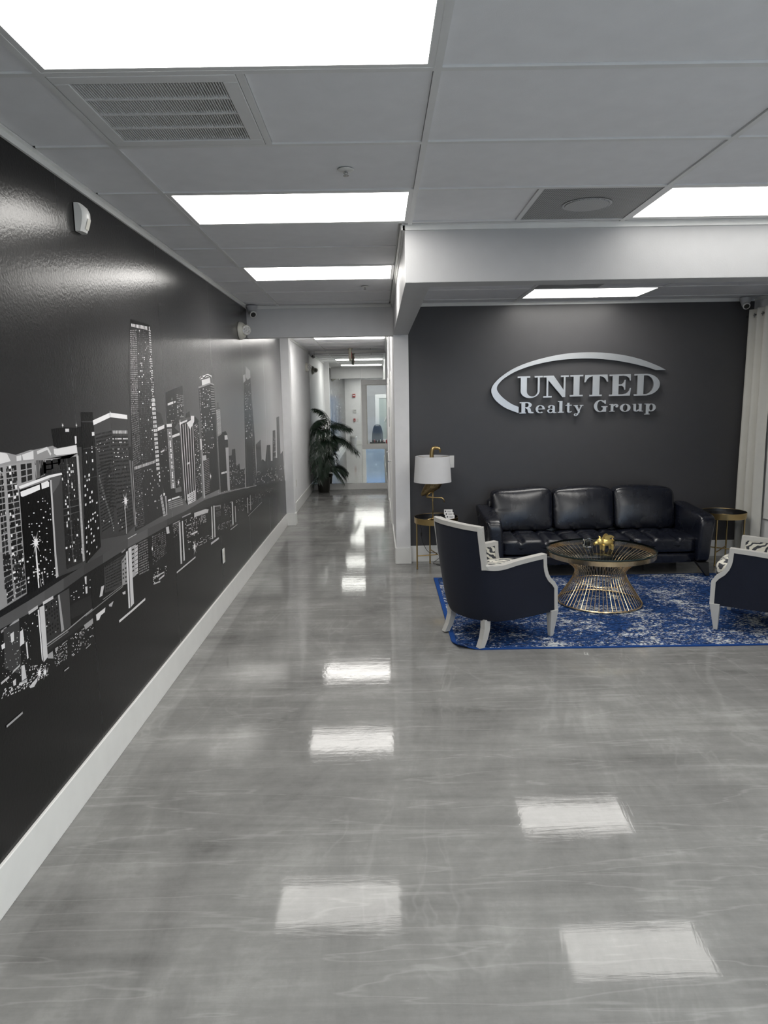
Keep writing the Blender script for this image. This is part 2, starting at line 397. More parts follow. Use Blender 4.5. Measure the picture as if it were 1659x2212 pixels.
# wall angles (small white mouldings where ceiling meets wall)
tn = [0]
def angle(x0, x1, y0, y1, ax, sgn):
    tn[0] += 1; w = MB()
    t, a = .005, .026
    if ax == 'x':      # runs along y on a wall of constant x; sgn = side the moulding sticks out to
        xa, xb = (x0, x0+sgn*a); w.box(min(xa, xb), max(xa, xb), y0, y1, H-.004, H+.004)
        xb = x0+sgn*.012; w.box(min(xa, xb), max(xa, xb), y0, y1, H-.028, H-.004)
    else:
        ya, yb = (y0, y0+sgn*a); w.box(x0, x1, min(ya, yb), max(ya, yb), H-.004, H+.004)
        yb = y0+sgn*.012; w.box(x0, x1, min(ya, yb), max(ya, yb), H-.028, H-.004)
    struct(w.build('trim_%d' % tn[0], 'trim'))
angle(XL, XL, YF, YH, 'x', 1); angle(XL+.03, XC0-.02, YH, YH, 'y', -1); angle(XC0-.02, XR, YS, YS, 'y', -1)
angle(XC0, XC0, YS-.012, YH, 'x', -1); angle(XC1, XR, YB, YB, 'y', -1); angle(XR, XR, YS+.16, YB, 'x', -1)
angle(XCL, XCL, YH+.12, YP, 'x', 1); angle(XCL, XCL, YP+.16, YE, 'x', 1); angle(XC0, XC0, YH+.12, YE, 'x', -1); angle(XCL+.03, XC0-.03, YE+.006, YE, 'y', -1)

# ---------------------------------------------------------------- ceiling grid: rails, tees, tiles, lights, vents
RW, RZ0, RZ1 = .024, H-.003, H+.022
XGs = [XG-2*TILE, XG, XG+2*TILE, XG+4*TILE, XG+6*TILE]
def rail(x0, x1, y0, y1, nm='ceiling_rail'):
    MB().box(x0, x1, y0, y1, RZ0, RZ1).build(nm, 'rail', ce)
rail(XGs[0]-RW/2, XGs[0]+RW/2, YF, YH); rail(XGs[0]-RW/2, XGs[0]+RW/2, YH+.12, YE)
rail(XGs[1]-RW/2, XGs[1]+RW/2, YF, YS-.026)
rail(XGs[2]-RW/2, XGs[2]+RW/2, YF, YS-.026); rail(XGs[3]-RW/2, XGs[3]+RW/2, YF, YS-.026); rail(XGs[4]-RW/2, XGs[4]+RW/2, YF, YS-.026)
AY = [4.35, 4.735, 5.345, 5.985, 6.595, 7.21, YB]        # alcove rows
AX = [XC1, XG+2*TILE+.02, XG+4*TILE+.02, XR]
for x in AX[1:3]: rail(x-RW/2, x+RW/2, AY[0], YB-.026)
tile_me = {}
def tile(x0, x1, y0, y1):
    g = .0015; key = (round(x1-x0, 4), round(y1-y0, 4)); w_, d_ = key
    if key not in tile_me:
        tile_me[key] = MB().box(-w_/2+g, w_/2-g, -d_/2+g, d_/2-g, 0, .014).mesh('ceiling_tile', 'tile')
    inst(tile_me[key], 'ceiling_tile', ce, ((x0+x1)/2, (y0+y1)/2, H+.0035+random.uniform(0, .002)))
def cells(xs, ys, skip):
    for i in range(len(xs)-1):
        for j in range(len(ys)-1):
            x0, x1 = xs[i], xs[i+1]
            if (i, j) in skip:
                if skip[(i, j)] == 'half': tile((x0+x1)/2+RW/2, x1-RW/2, ys[j]+RW/2, ys[j+1]-RW/2)
                elif skip[(i, j)] == 'halfL': tile(x0+RW/2, (x0+x1)/2-RW/2, ys[j]+RW/2, ys[j+1]-RW/2)
            else: tile(x0+(RW/2 if i else .0), x1-RW/2, ys[j]+RW/2, ys[j+1]-RW/2)
def tees(xs, ys):
    for i in range(len(xs)-1):
        for y in ys: rail(xs[i]+RW/2, xs[i+1]-RW/2, y-RW/2, y+RW/2, 'ceiling_tee')
rows = [Y0+TILE*k for k in range(-5, 4)]                  # lobby rows, k = -5 .. 3
xs_l = [XL+.026]+XGs+[XR]
kk = lambda k: k+5
LIGHTS = []                                               # (x0, y0, label)
skip = {(1, kk(-1)): 'light', (1, kk(0)): 'half', (1, kk(2)): 'light', (2, kk(2)): 'halfL', (3, kk(2)): 'light', (3, kk(-1)): 'light', (1, kk(-4)): 'light', (3, kk(-4)): 'light'}
cells(xs_l, rows, skip); tees(xs_l, rows)
rail(XGs[0]+TILE-RW/2, XGs[0]+TILE+RW/2, Y0+RW/2, Y0+TILE-RW/2, 'ceiling_tee')
rail(XGs[1]+TILE-RW/2, XGs[1]+TILE+RW/2, Y0+2*TILE+RW/2, Y0+3*TILE-RW/2, 'ceiling_tee')
cells([XL+.026, XGs[0], XC0-.026], [Y0+TILE*k for k in range(3, 9)]+[YH-.026], {(1, 2): 'light'})
tees([XL+.026, XGs[0], XC0-.026], [Y0+TILE*k for k in range(4, 9)])
yc = [YH+.12+.01]+[Y0+TILE*k for k in range(9, 20)]
cells([XCL+.026, XGs[0], XC0-.026], yc, {(1, 1): 'light', (1, 5): 'light'}); tees([XCL+.026, XGs[0], XC0-.026], yc[1:])
cells(AX, AY, {(1, 1): 'light', (1, 4): 'light', (1, 3): 'half'}); tees(AX, AY[1:-1])
rail(AX[1]+TILE-RW/2, AX[1]+TILE+RW/2, AY[3]+RW/2, AY[4]-RW/2, 'ceiling_tee')

def light(x0, x1, y0, y1, label, lm='lamp'):
    fr = .022
    t = thing('ceiling_light', label, 'ceiling light', ((x0+x1)/2, (y0+y1)/2, H), group='flat ceiling light panels')
    a, b_ = (x1-x0)/2-.012, (y1-y0)/2-.012
    w = MB(); w.box(-a, a, -b_, -b_+fr, -.002, .018); w.box(-a, a, b_-fr, b_, -.002, .018); w.box(-a, -a+fr, -b_+fr, b_-fr, -.002, .018); w.box(a-fr, a, -b_+fr, b_-fr, -.002, .018)
    w.build('panel_frame', 'rail', t)
    MB().box(-a+fr, a-fr, -b_+fr, b_-fr, .004, .014).build('diffuser', lm, t)
L0, L1 = XGs[0], XGs[1]; K0, K1 = XGs[2], XGs[3]
light(L0, L1, rows[kk(-1)], rows[kk(0)], 'large bright ceiling light panel nearest the viewer, cut by the picture top')
light(L0, L1, rows[kk(2)], rows[kk(3)], 'bright ceiling light panel two rows beyond the slotted air grille')
light(L0, XC0-.02, Y0+5*TILE, Y0+6*TILE, 'last bright ceiling light panel before the corridor header')
light(K0, K1, rows[kk(2)], rows[kk(3)], 'bright ceiling light panel beside the perforated diffuser, right of picture', 'lamp_dim')
light(L0, XC0-.02, Y0+14*TILE, Y0+15*TILE, 'corridor ceiling light panel just beyond the header, near the hanging exit sign')
light(L0, XC0-.02, Y0+10*TILE, Y0+11*TILE, 'corridor ceiling light panel hidden behind the header')
light(AX[1], AX[2], AY[4], AY[5], 'ceiling light panel over the sofa in front of the wall sign')
light(AX[1], AX[2], AY[1], AY[2], 'ceiling light panel just behind the soffit, seen mirrored in the floor')
light(K0, K1, rows[kk(-1)], rows[kk(0)], 'ceiling light panel right of the viewpoint')
light(L0, L1, rows[kk(-4)], rows[kk(-3)], 'ceiling light panel above the entrance on the mural side')
light(K0, K1, rows[kk(-4)], rows[kk(-3)], 'ceiling light panel above the entrance on the far side')

# return-air grille: frame, four bars of louvers
t = thing('air_grille', 'square slotted air return grille in the ceiling behind the nearest light', 'vent', (L0+TILE/2, Y0+TILE/2, H))
a = TILE/2-.014; fr = .05
w = MB(); w.box(-a, a, -a, -a+fr, -.004, .016); w.box(-a, a, a-fr, a, -.004, .016); w.box(-a, -a+fr, -a+fr, a-fr, -.004, .016); w.box(a-fr, a, -a+fr, a-fr, -.004, .016)
w.build('grille_frame', 'rail', t, bev=.003)
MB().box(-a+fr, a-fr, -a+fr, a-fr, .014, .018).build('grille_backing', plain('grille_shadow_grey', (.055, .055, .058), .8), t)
inn = 2*(a-fr); rh = inn/4
for i in range(1, 4): MB().box(-a+fr, a-fr, -a+fr+rh*i-.006, -a+fr+rh*i+.006, -.002, .008).build('cross_bar', 'rail', t)
for i in range(4):
    w = MB()
    for k in range(54):
        x = -a+fr+inn*(k+.5)/54; y0_ = -a+fr+rh*i+.006; y1_ = y0_+rh-.012
        w.hexa([(x-.0022, y0_, -.001), (x+.0006, y0_, -.001), (x+.0006, y1_, -.001), (x-.0022, y1_, -.001)], [(x-.0006, y0_, .006), (x+.0016, y0_, .006), (x+.0016, y1_, .006), (x-.0006, y1_, .006)])
    tag(w.build('louver_bank', 'rail', t), kind='stuff')
# perforated diffusers
def diffuser(x, y, label):
    t = thing('air_diffuser', label, 'vent', (x, y, H), group='perforated ceiling diffusers'); a = TILE/2-.013
    MB().box(-a, a, -a, a, .001, .006).build('perforated_plate', 'perf', t)
    MB().lathe([(.115, -.002), (.122, -.004), (.128, -.002)], n=40, cap=False).build('ring', 'greyplastic', t)
    MB().lathe([(.0, -.006), (.112, -.006), (.112, 0.0)], n=40, cap=False).build('centre_disc', 'perf', t)
diffuser(XGs[1]+1.5*TILE, Y0+2.5*TILE, 'perforated square air diffuser with round centre, beside the right ceiling light')
diffuser(AX[1]+.5*TILE, AY[3]+.5*TILE, 'perforated square air diffuser just behind the soffit over the sofa')
def sprinkler(x, y, label):
    t = thing('sprinkler', label, 'sprinkler', (x, y, H), group='ceiling sprinklers')
    MB().lathe([(.028, .003), (.036, -.002), (.03, -.006), (.012, -.007)], n=20).build('escutcheon', 'white', t, smooth=True)
    w = MB().tube([(0, 0, -.004), (0, 0, -.016)], .005, 8); w.tube([(-.004, 0, -.008), (-.009, 0, -.015), (0, 0, -.024)], .002, 6); w.tube([(.004, 0, -.008), (.009, 0, -.015), (0, 0, -.024)], .002, 6)
    w.build('head', 'chrome', t, smooth=True)
    MB().lathe([(.003, -.025), (.013, -.025), (.013, -.027), (.003, -.027)], n=14).build('deflector', 'chrome', t)
sprinkler(-.121, 3.21, 'small sprinkler head in the ceiling between the two near light panels')
sprinkler(-.095, 6.31, 'small sprinkler head in the ceiling near the corridor header')
sprinkler(-.12, 13.3, 'tiny sprinkler head at the corridor end near the mirror')

# ---------------------------------------------------------------- mural
def SH(poly, c, sgn):            # clip outline to one side of the seam
    out = []; n = len(poly)
    for i in range(n):
        p, q = poly[i], poly[(i+1) % n]; a = (p[0]-c)*sgn; b2 = (q[0]-c)*sgn
        if a >= 0: out.append(p)
        if (a >= 0) != (b2 >= 0):
            t_ = a/(a-b2); out.append((c, p[1]+(q[1]-p[1])*t_))
    return out
SEAMS = [YF+.002, -.83+.0, .49, 1.81, 3.13, 4.45, 5.77, 7.09, 8.41, 9.73, YP-.001]
strips = [dict(v=[], f=[], c=[]) for _ in range(len(SEAMS)-1)]
MZ0, MZ1 = BH-.004, H-.006
PRIM = []
def put(lay, poly, cols): PRIM.append((lay, call[0], poly, cols))
call = [0]
def lay_down(x, poly, cols):
    for i, st in enumerate(strips):
        a, b2 = SEAMS[i]+.0007, SEAMS[i+1]-.0007
        ys = [p[0] for p in poly]
        if max(ys) <= a or min(ys) >= b2: continue
        pl = poly
        if min(ys) < a: pl = SH(pl, a, 1)
        if max(ys) > b2: pl = SH(pl, b2, -1)
        if len(pl) < 3: continue
        pl = [(p[0], min(MZ1, max(MZ0, p[1]))) for p in pl]
        o = len(st['v'])
        st['v'] += [(x, p[0], p[1]) for p in pl]; st['f'].append(tuple(range(o, o+len(pl))))
        st['c'] += [cols(p) if callable(cols) else cols for p in pl]
def P(lay, g, pts, step=1): call[0] += step; put(lay, pts, g)
def bil(q, u, v):
    a = tuple(q[0][k]*(1-u)+q[1][k]*u for k in (0, 1)); b2 = tuple(q[3][k]*(1-u)+q[2][k]*u for k in (0, 1))
    return (a[0]*(1-v)+b2[0]*v, a[1]*(1-v)+b2[1]*v)
def G(lay, q, nc, nr, fx, fy, prob, g0, g1, seed):
    rr = random.Random(seed); call[0] += 1
    if g1 < .3 and g1 > .05: g0, g1 = g0*1.6, g1*1.6
    elif g1 >= .3 and prob < .65: g0, g1, fx, fy = min(.95, g0*1.35), min(.95, g1*1.3), min(.8, fx*1.35), min(.85, fy*1.35)
    for i in range(nc):
        for j in range(nr):
            if rr.random() > prob: continue
            ux = fx*(rr.uniform(.55, 1.2) if prob < .6 else 1); uy = fy*(rr.uniform(.6, 1.2) if prob < .6 else 1)
            u0 = (i+.5-ux/2)/nc; u1 = (i+.5+ux/2)/nc; v0 = (j+.5-uy/2)/nr; v1 = (j+.5+uy/2)/nr
            P(lay, rr.uniform(g0, g1), [bil(q, u0, v0), bil(q, u1, v0), bil(q, u1, v1), bil(q, u0, v1)], 0)
def L(lay, g, pts, wd):
    for p, q in zip(pts[:-1], pts[1:]):
        d = V((q[0]-p[0], q[1]-p[1])); d.normalize(); n_ = V((-d.y, d.x))*wd*.21
        P(lay, g, [(p[0]+n_.x, p[1]+n_.y), (q[0]+n_.x, q[1]+n_.y), (q[0]-n_.x, q[1]-n_.y), (p[0]-n_.x, p[1]-n_.y)])
def S_(pts, r):
    cy, cz = pts[0]; star = []; r *= .5
    for k in range(24):
        a = 2*PI*k/24; rr_ = r*(1.0 if k % 4 == 0 else .62)*.5 if k % 2 == 0 else r*.13; star.append((cy+rr_*math.cos(a), cz+rr_*math.sin(a)))
    for k in range(24): P(22, .75, [(cy, cz), star[k], star[(k+1) % 24]])
    P(23, .9, [(cy+r*.16*math.cos(2*PI*k/12), cz+r*.16*math.sin(2*PI*k/12)) for k in range(12)])
def sky(p):                       # the printed night sky: black overhead, city glow lower, glare painted in towards corridor
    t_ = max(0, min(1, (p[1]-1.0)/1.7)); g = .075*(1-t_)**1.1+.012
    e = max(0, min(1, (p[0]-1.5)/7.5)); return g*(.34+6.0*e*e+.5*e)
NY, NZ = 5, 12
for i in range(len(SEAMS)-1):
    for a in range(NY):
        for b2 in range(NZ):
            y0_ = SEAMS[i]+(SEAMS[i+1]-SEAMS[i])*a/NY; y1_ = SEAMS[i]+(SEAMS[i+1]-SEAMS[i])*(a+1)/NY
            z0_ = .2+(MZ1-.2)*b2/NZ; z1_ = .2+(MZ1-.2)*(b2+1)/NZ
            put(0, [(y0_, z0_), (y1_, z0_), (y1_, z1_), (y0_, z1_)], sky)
# dark water under the skyline
P(1, .009, [(YF, MZ0), (YP, MZ0), (YP, .66), (7.5, .84), (5.6, .84), (4.4, .84), (3.0, .98), (2.2, 1.02), (YF, 1.1)])
P(1,0.035,[(7.562,0.851),(7.618,1.061),(8.056,1.122),(8.226,1.078),(8.400,1.262),(8.663,1.249),(8.658,1.049),(8.790,1.038),(8.919,1.415),(9.138,1.414),(9.091,1.054),(9.203,1.045),(9.287,1.575),(9.539,1.586),(9.535,1.070),(9.785,1.096),(9.870,0.575)])
G(2,[(7.646,1.016),(9.847,0.903),(9.844,0.669),(7.606,0.866)],26,10,0.4,0.45,0.22,0.15,0.6,1)
G(2,[(8.939,1.374),(9.118,1.382),(9.091,1.054),(8.873,1.063)],2,14,0.5,0.5,0.5,0.12,0.4,2)
P(1,0.09,[(7.647,1.315),(7.971,1.353),(7.974,0.983),(7.624,0.990)])
G(2,[(7.665,1.293),(7.995,1.316),(7.961,0.999),(7.646,1.016)],4,18,0.6,0.4,0.6,0.02,0.04,3)
P(1,0.03,[(6.246,1.299),(6.370,1.295),(6.393,1.346),(6.535,1.344),(6.552,1.180),(6.705,1.190),(6.720,1.127),(6.955,1.117),(6.927,0.929),(6.196,0.990)])
G(2,[(6.268,1.280),(6.952,1.105),(6.935,0.960),(6.212,1.011)],14,16,0.4,0.4,0.3,0.12,0.6,4)
P(2,0.04,[(7.115,1.995),(7.222,1.992),(7.504,2.073),(7.540,1.788),(7.597,1.394),(7.584,0.872),(6.972,0.923)])
P(3,0.5,[(7.102,2.048),(7.226,2.062),(7.222,1.995),(7.109,1.970)])
P(3,0.45,[(7.261,2.146),(7.505,2.106),(7.509,2.037),(7.350,2.006),(7.245,2.031)])
G(3,[(7.157,1.952),(7.485,2.000),(7.476,1.400),(7.084,1.407)],5,40,0.4,0.5,0.28,0.15,0.6,5)
G(3,[(7.497,1.960),(7.533,1.788),(7.569,0.878),(7.394,0.892)],3,46,0.5,0.5,0.75,0.12,0.3,6)
P(3,0.018,[(5.866,1.512),(6.171,1.525),(6.239,1.486),(6.206,0.989),(5.850,1.018)])
P(4,0.7,[(6.112,1.490),(6.229,1.488),(6.235,1.447),(6.112,1.450)])
P(4,0.45,[(6.125,1.381),(6.249,1.375),(6.217,0.990),(6.123,0.994)])
P(4,0.75,[(5.913,1.181),(6.045,1.177),(6.051,1.159),(5.914,1.166)])
P(4,0.75,[(6.065,1.177),(6.121,1.175),(6.122,1.158),(6.066,1.160)])
P(2,0.1,[(5.834,1.719),(5.895,1.745),(5.902,1.776),(5.949,1.776),(5.950,1.744),(6.020,1.720),(6.027,1.507),(5.845,1.483)])
G(3,[(5.842,1.714),(6.011,1.721),(6.017,1.507),(5.847,1.489)],1,26,0.9,0.45,1,0.5,0.7,7)
L(4,0.55,[(5.838,1.473),(5.844,1.035)],0.03)
G(5,[(5.820,1.474),(5.875,1.471),(5.863,1.033),(5.808,1.040)],1,46,1,0.5,1,0.02,0.02,8)
P(4,0.02,[(5.314,1.889),(5.694,1.931),(5.822,1.920),(5.826,1.707),(5.805,1.352),(5.811,1.050),(5.292,1.060),(5.323,1.470),(5.311,1.740)])
P(5,0.75,[(5.423,1.946),(5.692,1.974),(5.701,1.931),(5.424,1.902)])
P(5,0.8,[(5.364,1.968),(5.628,2.002),(5.757,1.993),(5.745,1.973),(5.623,1.981),(5.371,1.950)])
L(6,0.05,[(5.372,1.957),(5.441,1.974),(5.494,1.965),(5.567,1.986),(5.637,1.989),(5.741,1.977)],0.025)
L(5,0.3,[(5.314,1.888),(5.701,1.930),(5.822,1.920)],0.03)
G(5,[(5.332,1.874),(5.677,1.908),(5.717,1.359),(5.325,1.388)],7,40,0.4,0.4,0.2,0.15,0.75,9)
G(5,[(5.690,1.914),(5.814,1.911),(5.819,1.678),(5.681,1.674)],1,12,0.9,0.3,1,0.15,0.25,10)
G(5,[(5.313,1.334),(5.519,1.345),(5.476,1.064),(5.306,1.070)],1,20,0.95,0.25,1,0.12,0.2,11)
G(5,[(5.332,1.874),(5.364,1.877),(5.342,1.551),(5.310,1.552)],1,26,0.8,0.4,1,0.2,0.4,12)
P(6,0.5,[(5.300,1.373),(5.421,1.369),(5.428,1.330),(5.323,1.333)])
P(6,0.4,[(5.289,1.418),(5.321,1.415),(5.322,1.045),(5.271,1.044)])
P(6,0.65,[(5.266,1.503),(5.309,1.503),(5.316,1.421),(5.268,1.419)])
L(2,0.08,[(4.941,2.019),(4.928,1.817),(4.944,1.688)],0.02)
P(2,0.035,[(4.903,1.669),(4.928,1.701),(5.025,1.717),(5.034,1.671)])
P(3,0.02,[(4.481,1.841),(4.707,1.872),(4.723,1.870),(4.677,1.627),(4.572,1.593),(4.466,1.638)])
P(3,0.035,[(4.707,1.872),(4.882,1.893),(4.858,1.670),(4.734,1.659),(4.677,1.627)])
P(4,0.8,[(4.511,1.771),(4.639,1.785),(4.635,1.769),(4.512,1.758)])
P(4,0.7,[(4.655,1.785),(4.693,1.788),(4.691,1.777),(4.656,1.773)])
G(4,[(4.496,1.810),(4.708,1.839),(4.679,1.636),(4.475,1.643)],8,22,0.4,0.4,0.1,0.2,0.8,13)
G(4,[(4.724,1.835),(4.885,1.827),(4.872,1.768),(4.718,1.773)],7,5,0.6,0.3,0.7,0.3,0.8,14)
G(4,[(4.717,1.769),(4.879,1.763),(4.859,1.675),(4.712,1.674)],5,9,0.5,0.5,0.35,0.2,0.7,15)
P(3,0.04,[(4.270,1.727),(4.364,1.708),(4.401,1.645),(4.272,1.640)])
P(5,0.022,[(4.273,1.614),(4.459,1.639),(4.572,1.630),(4.741,1.577),(4.751,1.119),(4.363,1.141),(4.253,1.335)])
P(6,0.85,[(4.275,1.625),(4.411,1.638),(4.406,1.616),(4.270,1.604)])
P(6,0.85,[(4.459,1.641),(4.571,1.640),(4.567,1.619),(4.459,1.621)])
P(6,0.8,[(4.562,1.563),(4.736,1.574),(4.737,1.557),(4.562,1.547)])
P(6,0.6,[(4.299,1.477),(4.380,1.485),(4.378,1.475),(4.304,1.467)])
P(6,0.14,[(4.460,1.611),(4.563,1.610),(4.564,1.212),(4.457,1.221)])
G(7,[(4.463,1.609),(4.563,1.608),(4.564,1.215),(4.458,1.223)],3,34,0.8,0.8,1,0.22,0.36,16)
G(7,[(4.496,1.587),(4.531,1.586),(4.529,1.221),(4.497,1.223)],1,34,0.7,0.6,0.6,0.6,0.8,17)
G(6,[(4.561,1.543),(4.727,1.553),(4.718,1.208),(4.576,1.216)],6,30,0.25,0.25,0.15,0.4,0.8,18)
G(6,[(4.283,1.596),(4.444,1.608),(4.437,1.270),(4.265,1.290)],8,30,0.4,0.4,0.07,0.3,0.8,19)
P(6,0.012,[(4.754,1.634),(5.040,1.656),(5.143,1.679),(5.257,1.645),(5.229,1.069),(5.060,1.060),(4.811,1.065),(4.774,1.101)])
L(7,0.7,[(4.768,1.621),(4.774,1.101)],0.035)
L(7,0.7,[(4.829,1.626),(4.825,1.098)],0.035)
L(7,0.7,[(4.891,1.631),(4.879,1.094)],0.035)
L(7,0.7,[(4.954,1.636),(4.933,1.091)],0.035)
L(7,0.7,[(5.019,1.642),(4.988,1.087)],0.035)
L(7,0.7,[(5.086,1.647),(5.045,1.083)],0.035)
P(8,0.85,[(4.922,1.634),(5.039,1.651),(5.046,1.681),(5.139,1.679),(5.129,1.638),(5.078,1.614),(5.005,1.586),(4.980,1.602)])
L(8,0.8,[(4.754,1.634),(4.944,1.651)],0.03)
S_([(4.754,1.634)],0.16)
P(7,0.7,[(4.826,1.134),(5.058,1.140),(5.050,1.062),(4.829,1.063)])
G(8,[(4.834,1.128),(5.057,1.135),(5.050,1.062),(4.830,1.068)],5,5,0.45,0.5,0.9,0.02,0.02,20)
P(7,0.03,[(5.110,1.623),(5.256,1.640),(5.229,1.069),(5.061,1.065)])
G(8,[(5.117,1.612),(5.255,1.634),(5.235,1.096),(5.069,1.101)],6,34,0.45,0.4,0.55,0.1,0.3,21)
G(8,[(5.117,1.612),(5.255,1.634),(5.235,1.096),(5.069,1.101)],6,34,0.5,0.45,0.08,0.6,0.9,22)
P(7,0.7,[(4.867,1.354),(4.943,1.358),(4.945,1.345),(4.870,1.341)])
P(7,0.3,[(4.374,1.158),(4.686,1.143),(4.685,1.137),(4.373,1.151)])
P(7,0.3,[(4.381,1.145),(4.693,1.129),(4.692,1.124),(4.379,1.139)])
P(7,0.3,[(4.387,1.132),(4.701,1.115),(4.699,1.110),(4.385,1.126)])
P(7,0.3,[(4.393,1.119),(4.708,1.102),(4.707,1.096),(4.392,1.113)])
P(7,0.3,[(4.399,1.106),(4.715,1.088),(4.714,1.082),(4.398,1.100)])
P(8,0.9,[(4.383,1.162),(4.444,1.160),(4.445,1.150),(4.384,1.151)])
P(8,0.85,[(4.462,1.160),(4.637,1.152),(4.635,1.143),(4.460,1.151)])
P(7,0.14,[(4.551,1.214),(4.692,1.209),(4.694,1.176),(4.553,1.185)])
S_([(4.624,1.246)],0.13)
S_([(5.513,1.191)],0.16)
P(5,0.03,[(3.931,2.233),(4.085,2.246),(4.259,2.233),(4.261,2.083),(4.267,1.784),(4.272,1.747),(4.262,1.425),(4.327,1.081),(3.762,1.073),(3.797,1.512),(3.821,1.716),(3.822,1.905),(3.904,2.152)])
P(6,0.01,[(3.931,2.233),(4.259,2.235),(4.263,2.219),(3.930,2.212)])
G(6,[(3.936,2.210),(4.257,2.226),(4.256,2.201),(3.936,2.192)],14,1,0.6,0.9,0.95,0.6,0.85,23)
G(6,[(3.912,2.173),(4.021,2.187),(3.950,1.714),(3.830,1.716)],7,44,0.62,0.55,0.95,0.12,0.26,24)
G(6,[(3.830,1.716),(3.953,1.728),(3.934,1.445),(3.808,1.428)],7,24,0.6,0.55,0.9,0.08,0.15,25)
G(6,[(3.816,1.420),(3.931,1.431),(3.919,1.076),(3.785,1.086)],7,30,0.6,0.5,0.8,0.05,0.09,26)
G(6,[(4.031,2.185),(4.241,2.206),(4.203,1.709),(3.961,1.714)],9,44,0.35,0.5,0.75,0.05,0.12,27)
G(7,[(4.031,2.185),(4.241,2.206),(4.203,1.709),(3.961,1.714)],9,44,0.4,0.5,0.07,0.6,0.85,28)
G(6,[(3.961,1.714),(4.206,1.724),(4.221,1.412),(3.942,1.430)],9,24,0.35,0.5,0.6,0.05,0.09,29)
G(7,[(3.961,1.714),(4.206,1.724),(4.221,1.412),(3.942,1.430)],9,24,0.4,0.5,0.05,0.5,0.8,30)
G(7,[(4.190,1.803),(4.260,1.804),(4.261,1.363),(4.195,1.366)],3,17,0.72,0.66,1,0.65,0.9,31)
G(7,[(4.230,2.208),(4.267,2.208),(4.249,1.739),(4.202,1.739)],2,34,0.66,0.55,0.95,0.45,0.85,32)
G(7,[(3.819,1.426),(4.191,1.433),(4.188,1.416),(3.820,1.408)],26,1,0.62,0.95,0.95,0.4,0.75,33)
G(7,[(4.230,1.362),(4.260,1.359),(4.257,1.289),(4.233,1.292)],1,3,0.8,0.6,1,0.6,0.8,34)
G(7,[(3.817,1.393),(4.237,1.393),(4.229,1.073),(3.777,1.114)],22,22,0.35,0.45,0.06,0.5,0.8,35)
P(7,0.4,[(4.227,1.207),(4.266,1.214),(4.318,1.070),(4.267,1.073)])
G(8,[(4.227,1.207),(4.266,1.214),(4.318,1.070),(4.267,1.073)],1,6,1,0.12,1,0.05,0.05,36)
P(7,0.6,[(4.332,1.193),(4.351,1.190),(4.344,1.070),(4.329,1.072)])
P(7,0.8,[(4.296,1.216),(4.330,1.213),(4.327,1.199),(4.295,1.200)])
P(6,0.045,[(3.310,1.678),(3.531,1.714),(3.770,1.694),(3.760,1.539),(3.802,1.529),(3.761,1.106),(3.626,1.081),(3.296,1.121),(3.296,1.413)])
P(7,0.062,[(3.313,1.677),(3.529,1.706),(3.535,1.636),(3.318,1.609)])
P(7,0.055,[(3.529,1.706),(3.766,1.692),(3.756,1.630),(3.540,1.638)])
L(9,0.9,[(3.313,1.683),(3.531,1.716),(3.768,1.700)],0.055)
S_([(3.528,1.722)],0.07)
G(7,[(3.323,1.633),(3.532,1.643),(3.516,1.239),(3.404,1.262)],13,22,0.66,0.48,0.97,0.008,0.014,37)
G(7,[(3.535,1.614),(3.755,1.604),(3.746,1.245),(3.520,1.258)],11,17,0.62,0.4,0.97,0.008,0.014,38)
G(8,[(3.544,1.637),(3.756,1.629),(3.755,1.612),(3.543,1.622)],10,1,0.7,1,1,0.35,0.7,39)
G(8,[(3.537,1.604),(3.753,1.594),(3.750,1.556),(3.534,1.569)],12,2,0.6,0.25,0.6,0.35,0.8,40)
G(8,[(3.526,1.554),(3.751,1.539),(3.743,1.479),(3.527,1.496)],16,3,0.6,0.2,0.4,0.5,0.85,41)
G(8,[(3.315,1.580),(3.526,1.611),(3.518,1.535),(3.314,1.538)],12,4,0.5,0.2,0.2,0.4,0.9,42)
P(7,0.11,[(3.319,1.419),(3.336,1.427),(3.465,1.159),(3.444,1.160)])
G(7,[(3.322,1.486),(3.494,1.499),(3.474,1.161),(3.310,1.150)],12,22,0.6,0.42,0.95,0.008,0.014,43)
G(7,[(3.516,1.242),(3.746,1.245),(3.753,1.114),(3.523,1.109)],11,7,0.62,0.42,0.97,0.008,0.014,44)
G(8,[(3.329,1.500),(3.780,1.496),(3.749,1.119),(3.314,1.134)],26,28,0.4,0.35,0.03,0.5,0.85,45)
L(8,0.16,[(3.759,1.467),(3.761,1.109)],0.05)
L(8,0.5,[(3.797,1.461),(3.774,1.097)],0.015)
P(7,0.02,[(3.756,1.543),(3.799,1.538),(3.797,1.461),(3.759,1.467)])
S_([(3.640,1.260)],0.22)
L(9,0.5,[(3.636,1.240),(3.628,1.085)],0.02)
P(7,0.008,[(3.187,1.735),(3.320,1.733),(3.319,1.606),(3.283,1.086),(3.101,1.048),(3.159,1.500)])
P(6,0.009,[(2.887,1.670),(2.997,1.674),(3.120,1.667),(3.181,1.670),(3.169,1.579),(2.898,1.586)])
G(8,[(3.185,1.624),(3.311,1.618),(3.277,1.093),(3.105,1.065)],6,26,0.42,0.4,0.22,0.55,0.9,46)
P(8,0.8,[(3.289,1.640),(3.318,1.640),(3.315,1.623),(3.287,1.622)])
P(8,0.8,[(3.100,1.630),(3.118,1.629),(3.114,1.597),(3.098,1.595)])
P(8,0.7,[(3.014,1.666),(3.050,1.665),(3.048,1.652),(3.012,1.653)])
S_([(2.985,1.682)],0.05)
S_([(3.120,1.678)],0.05)
L(8,0.05,[(3.185,1.692),(3.311,1.689)],0.012)
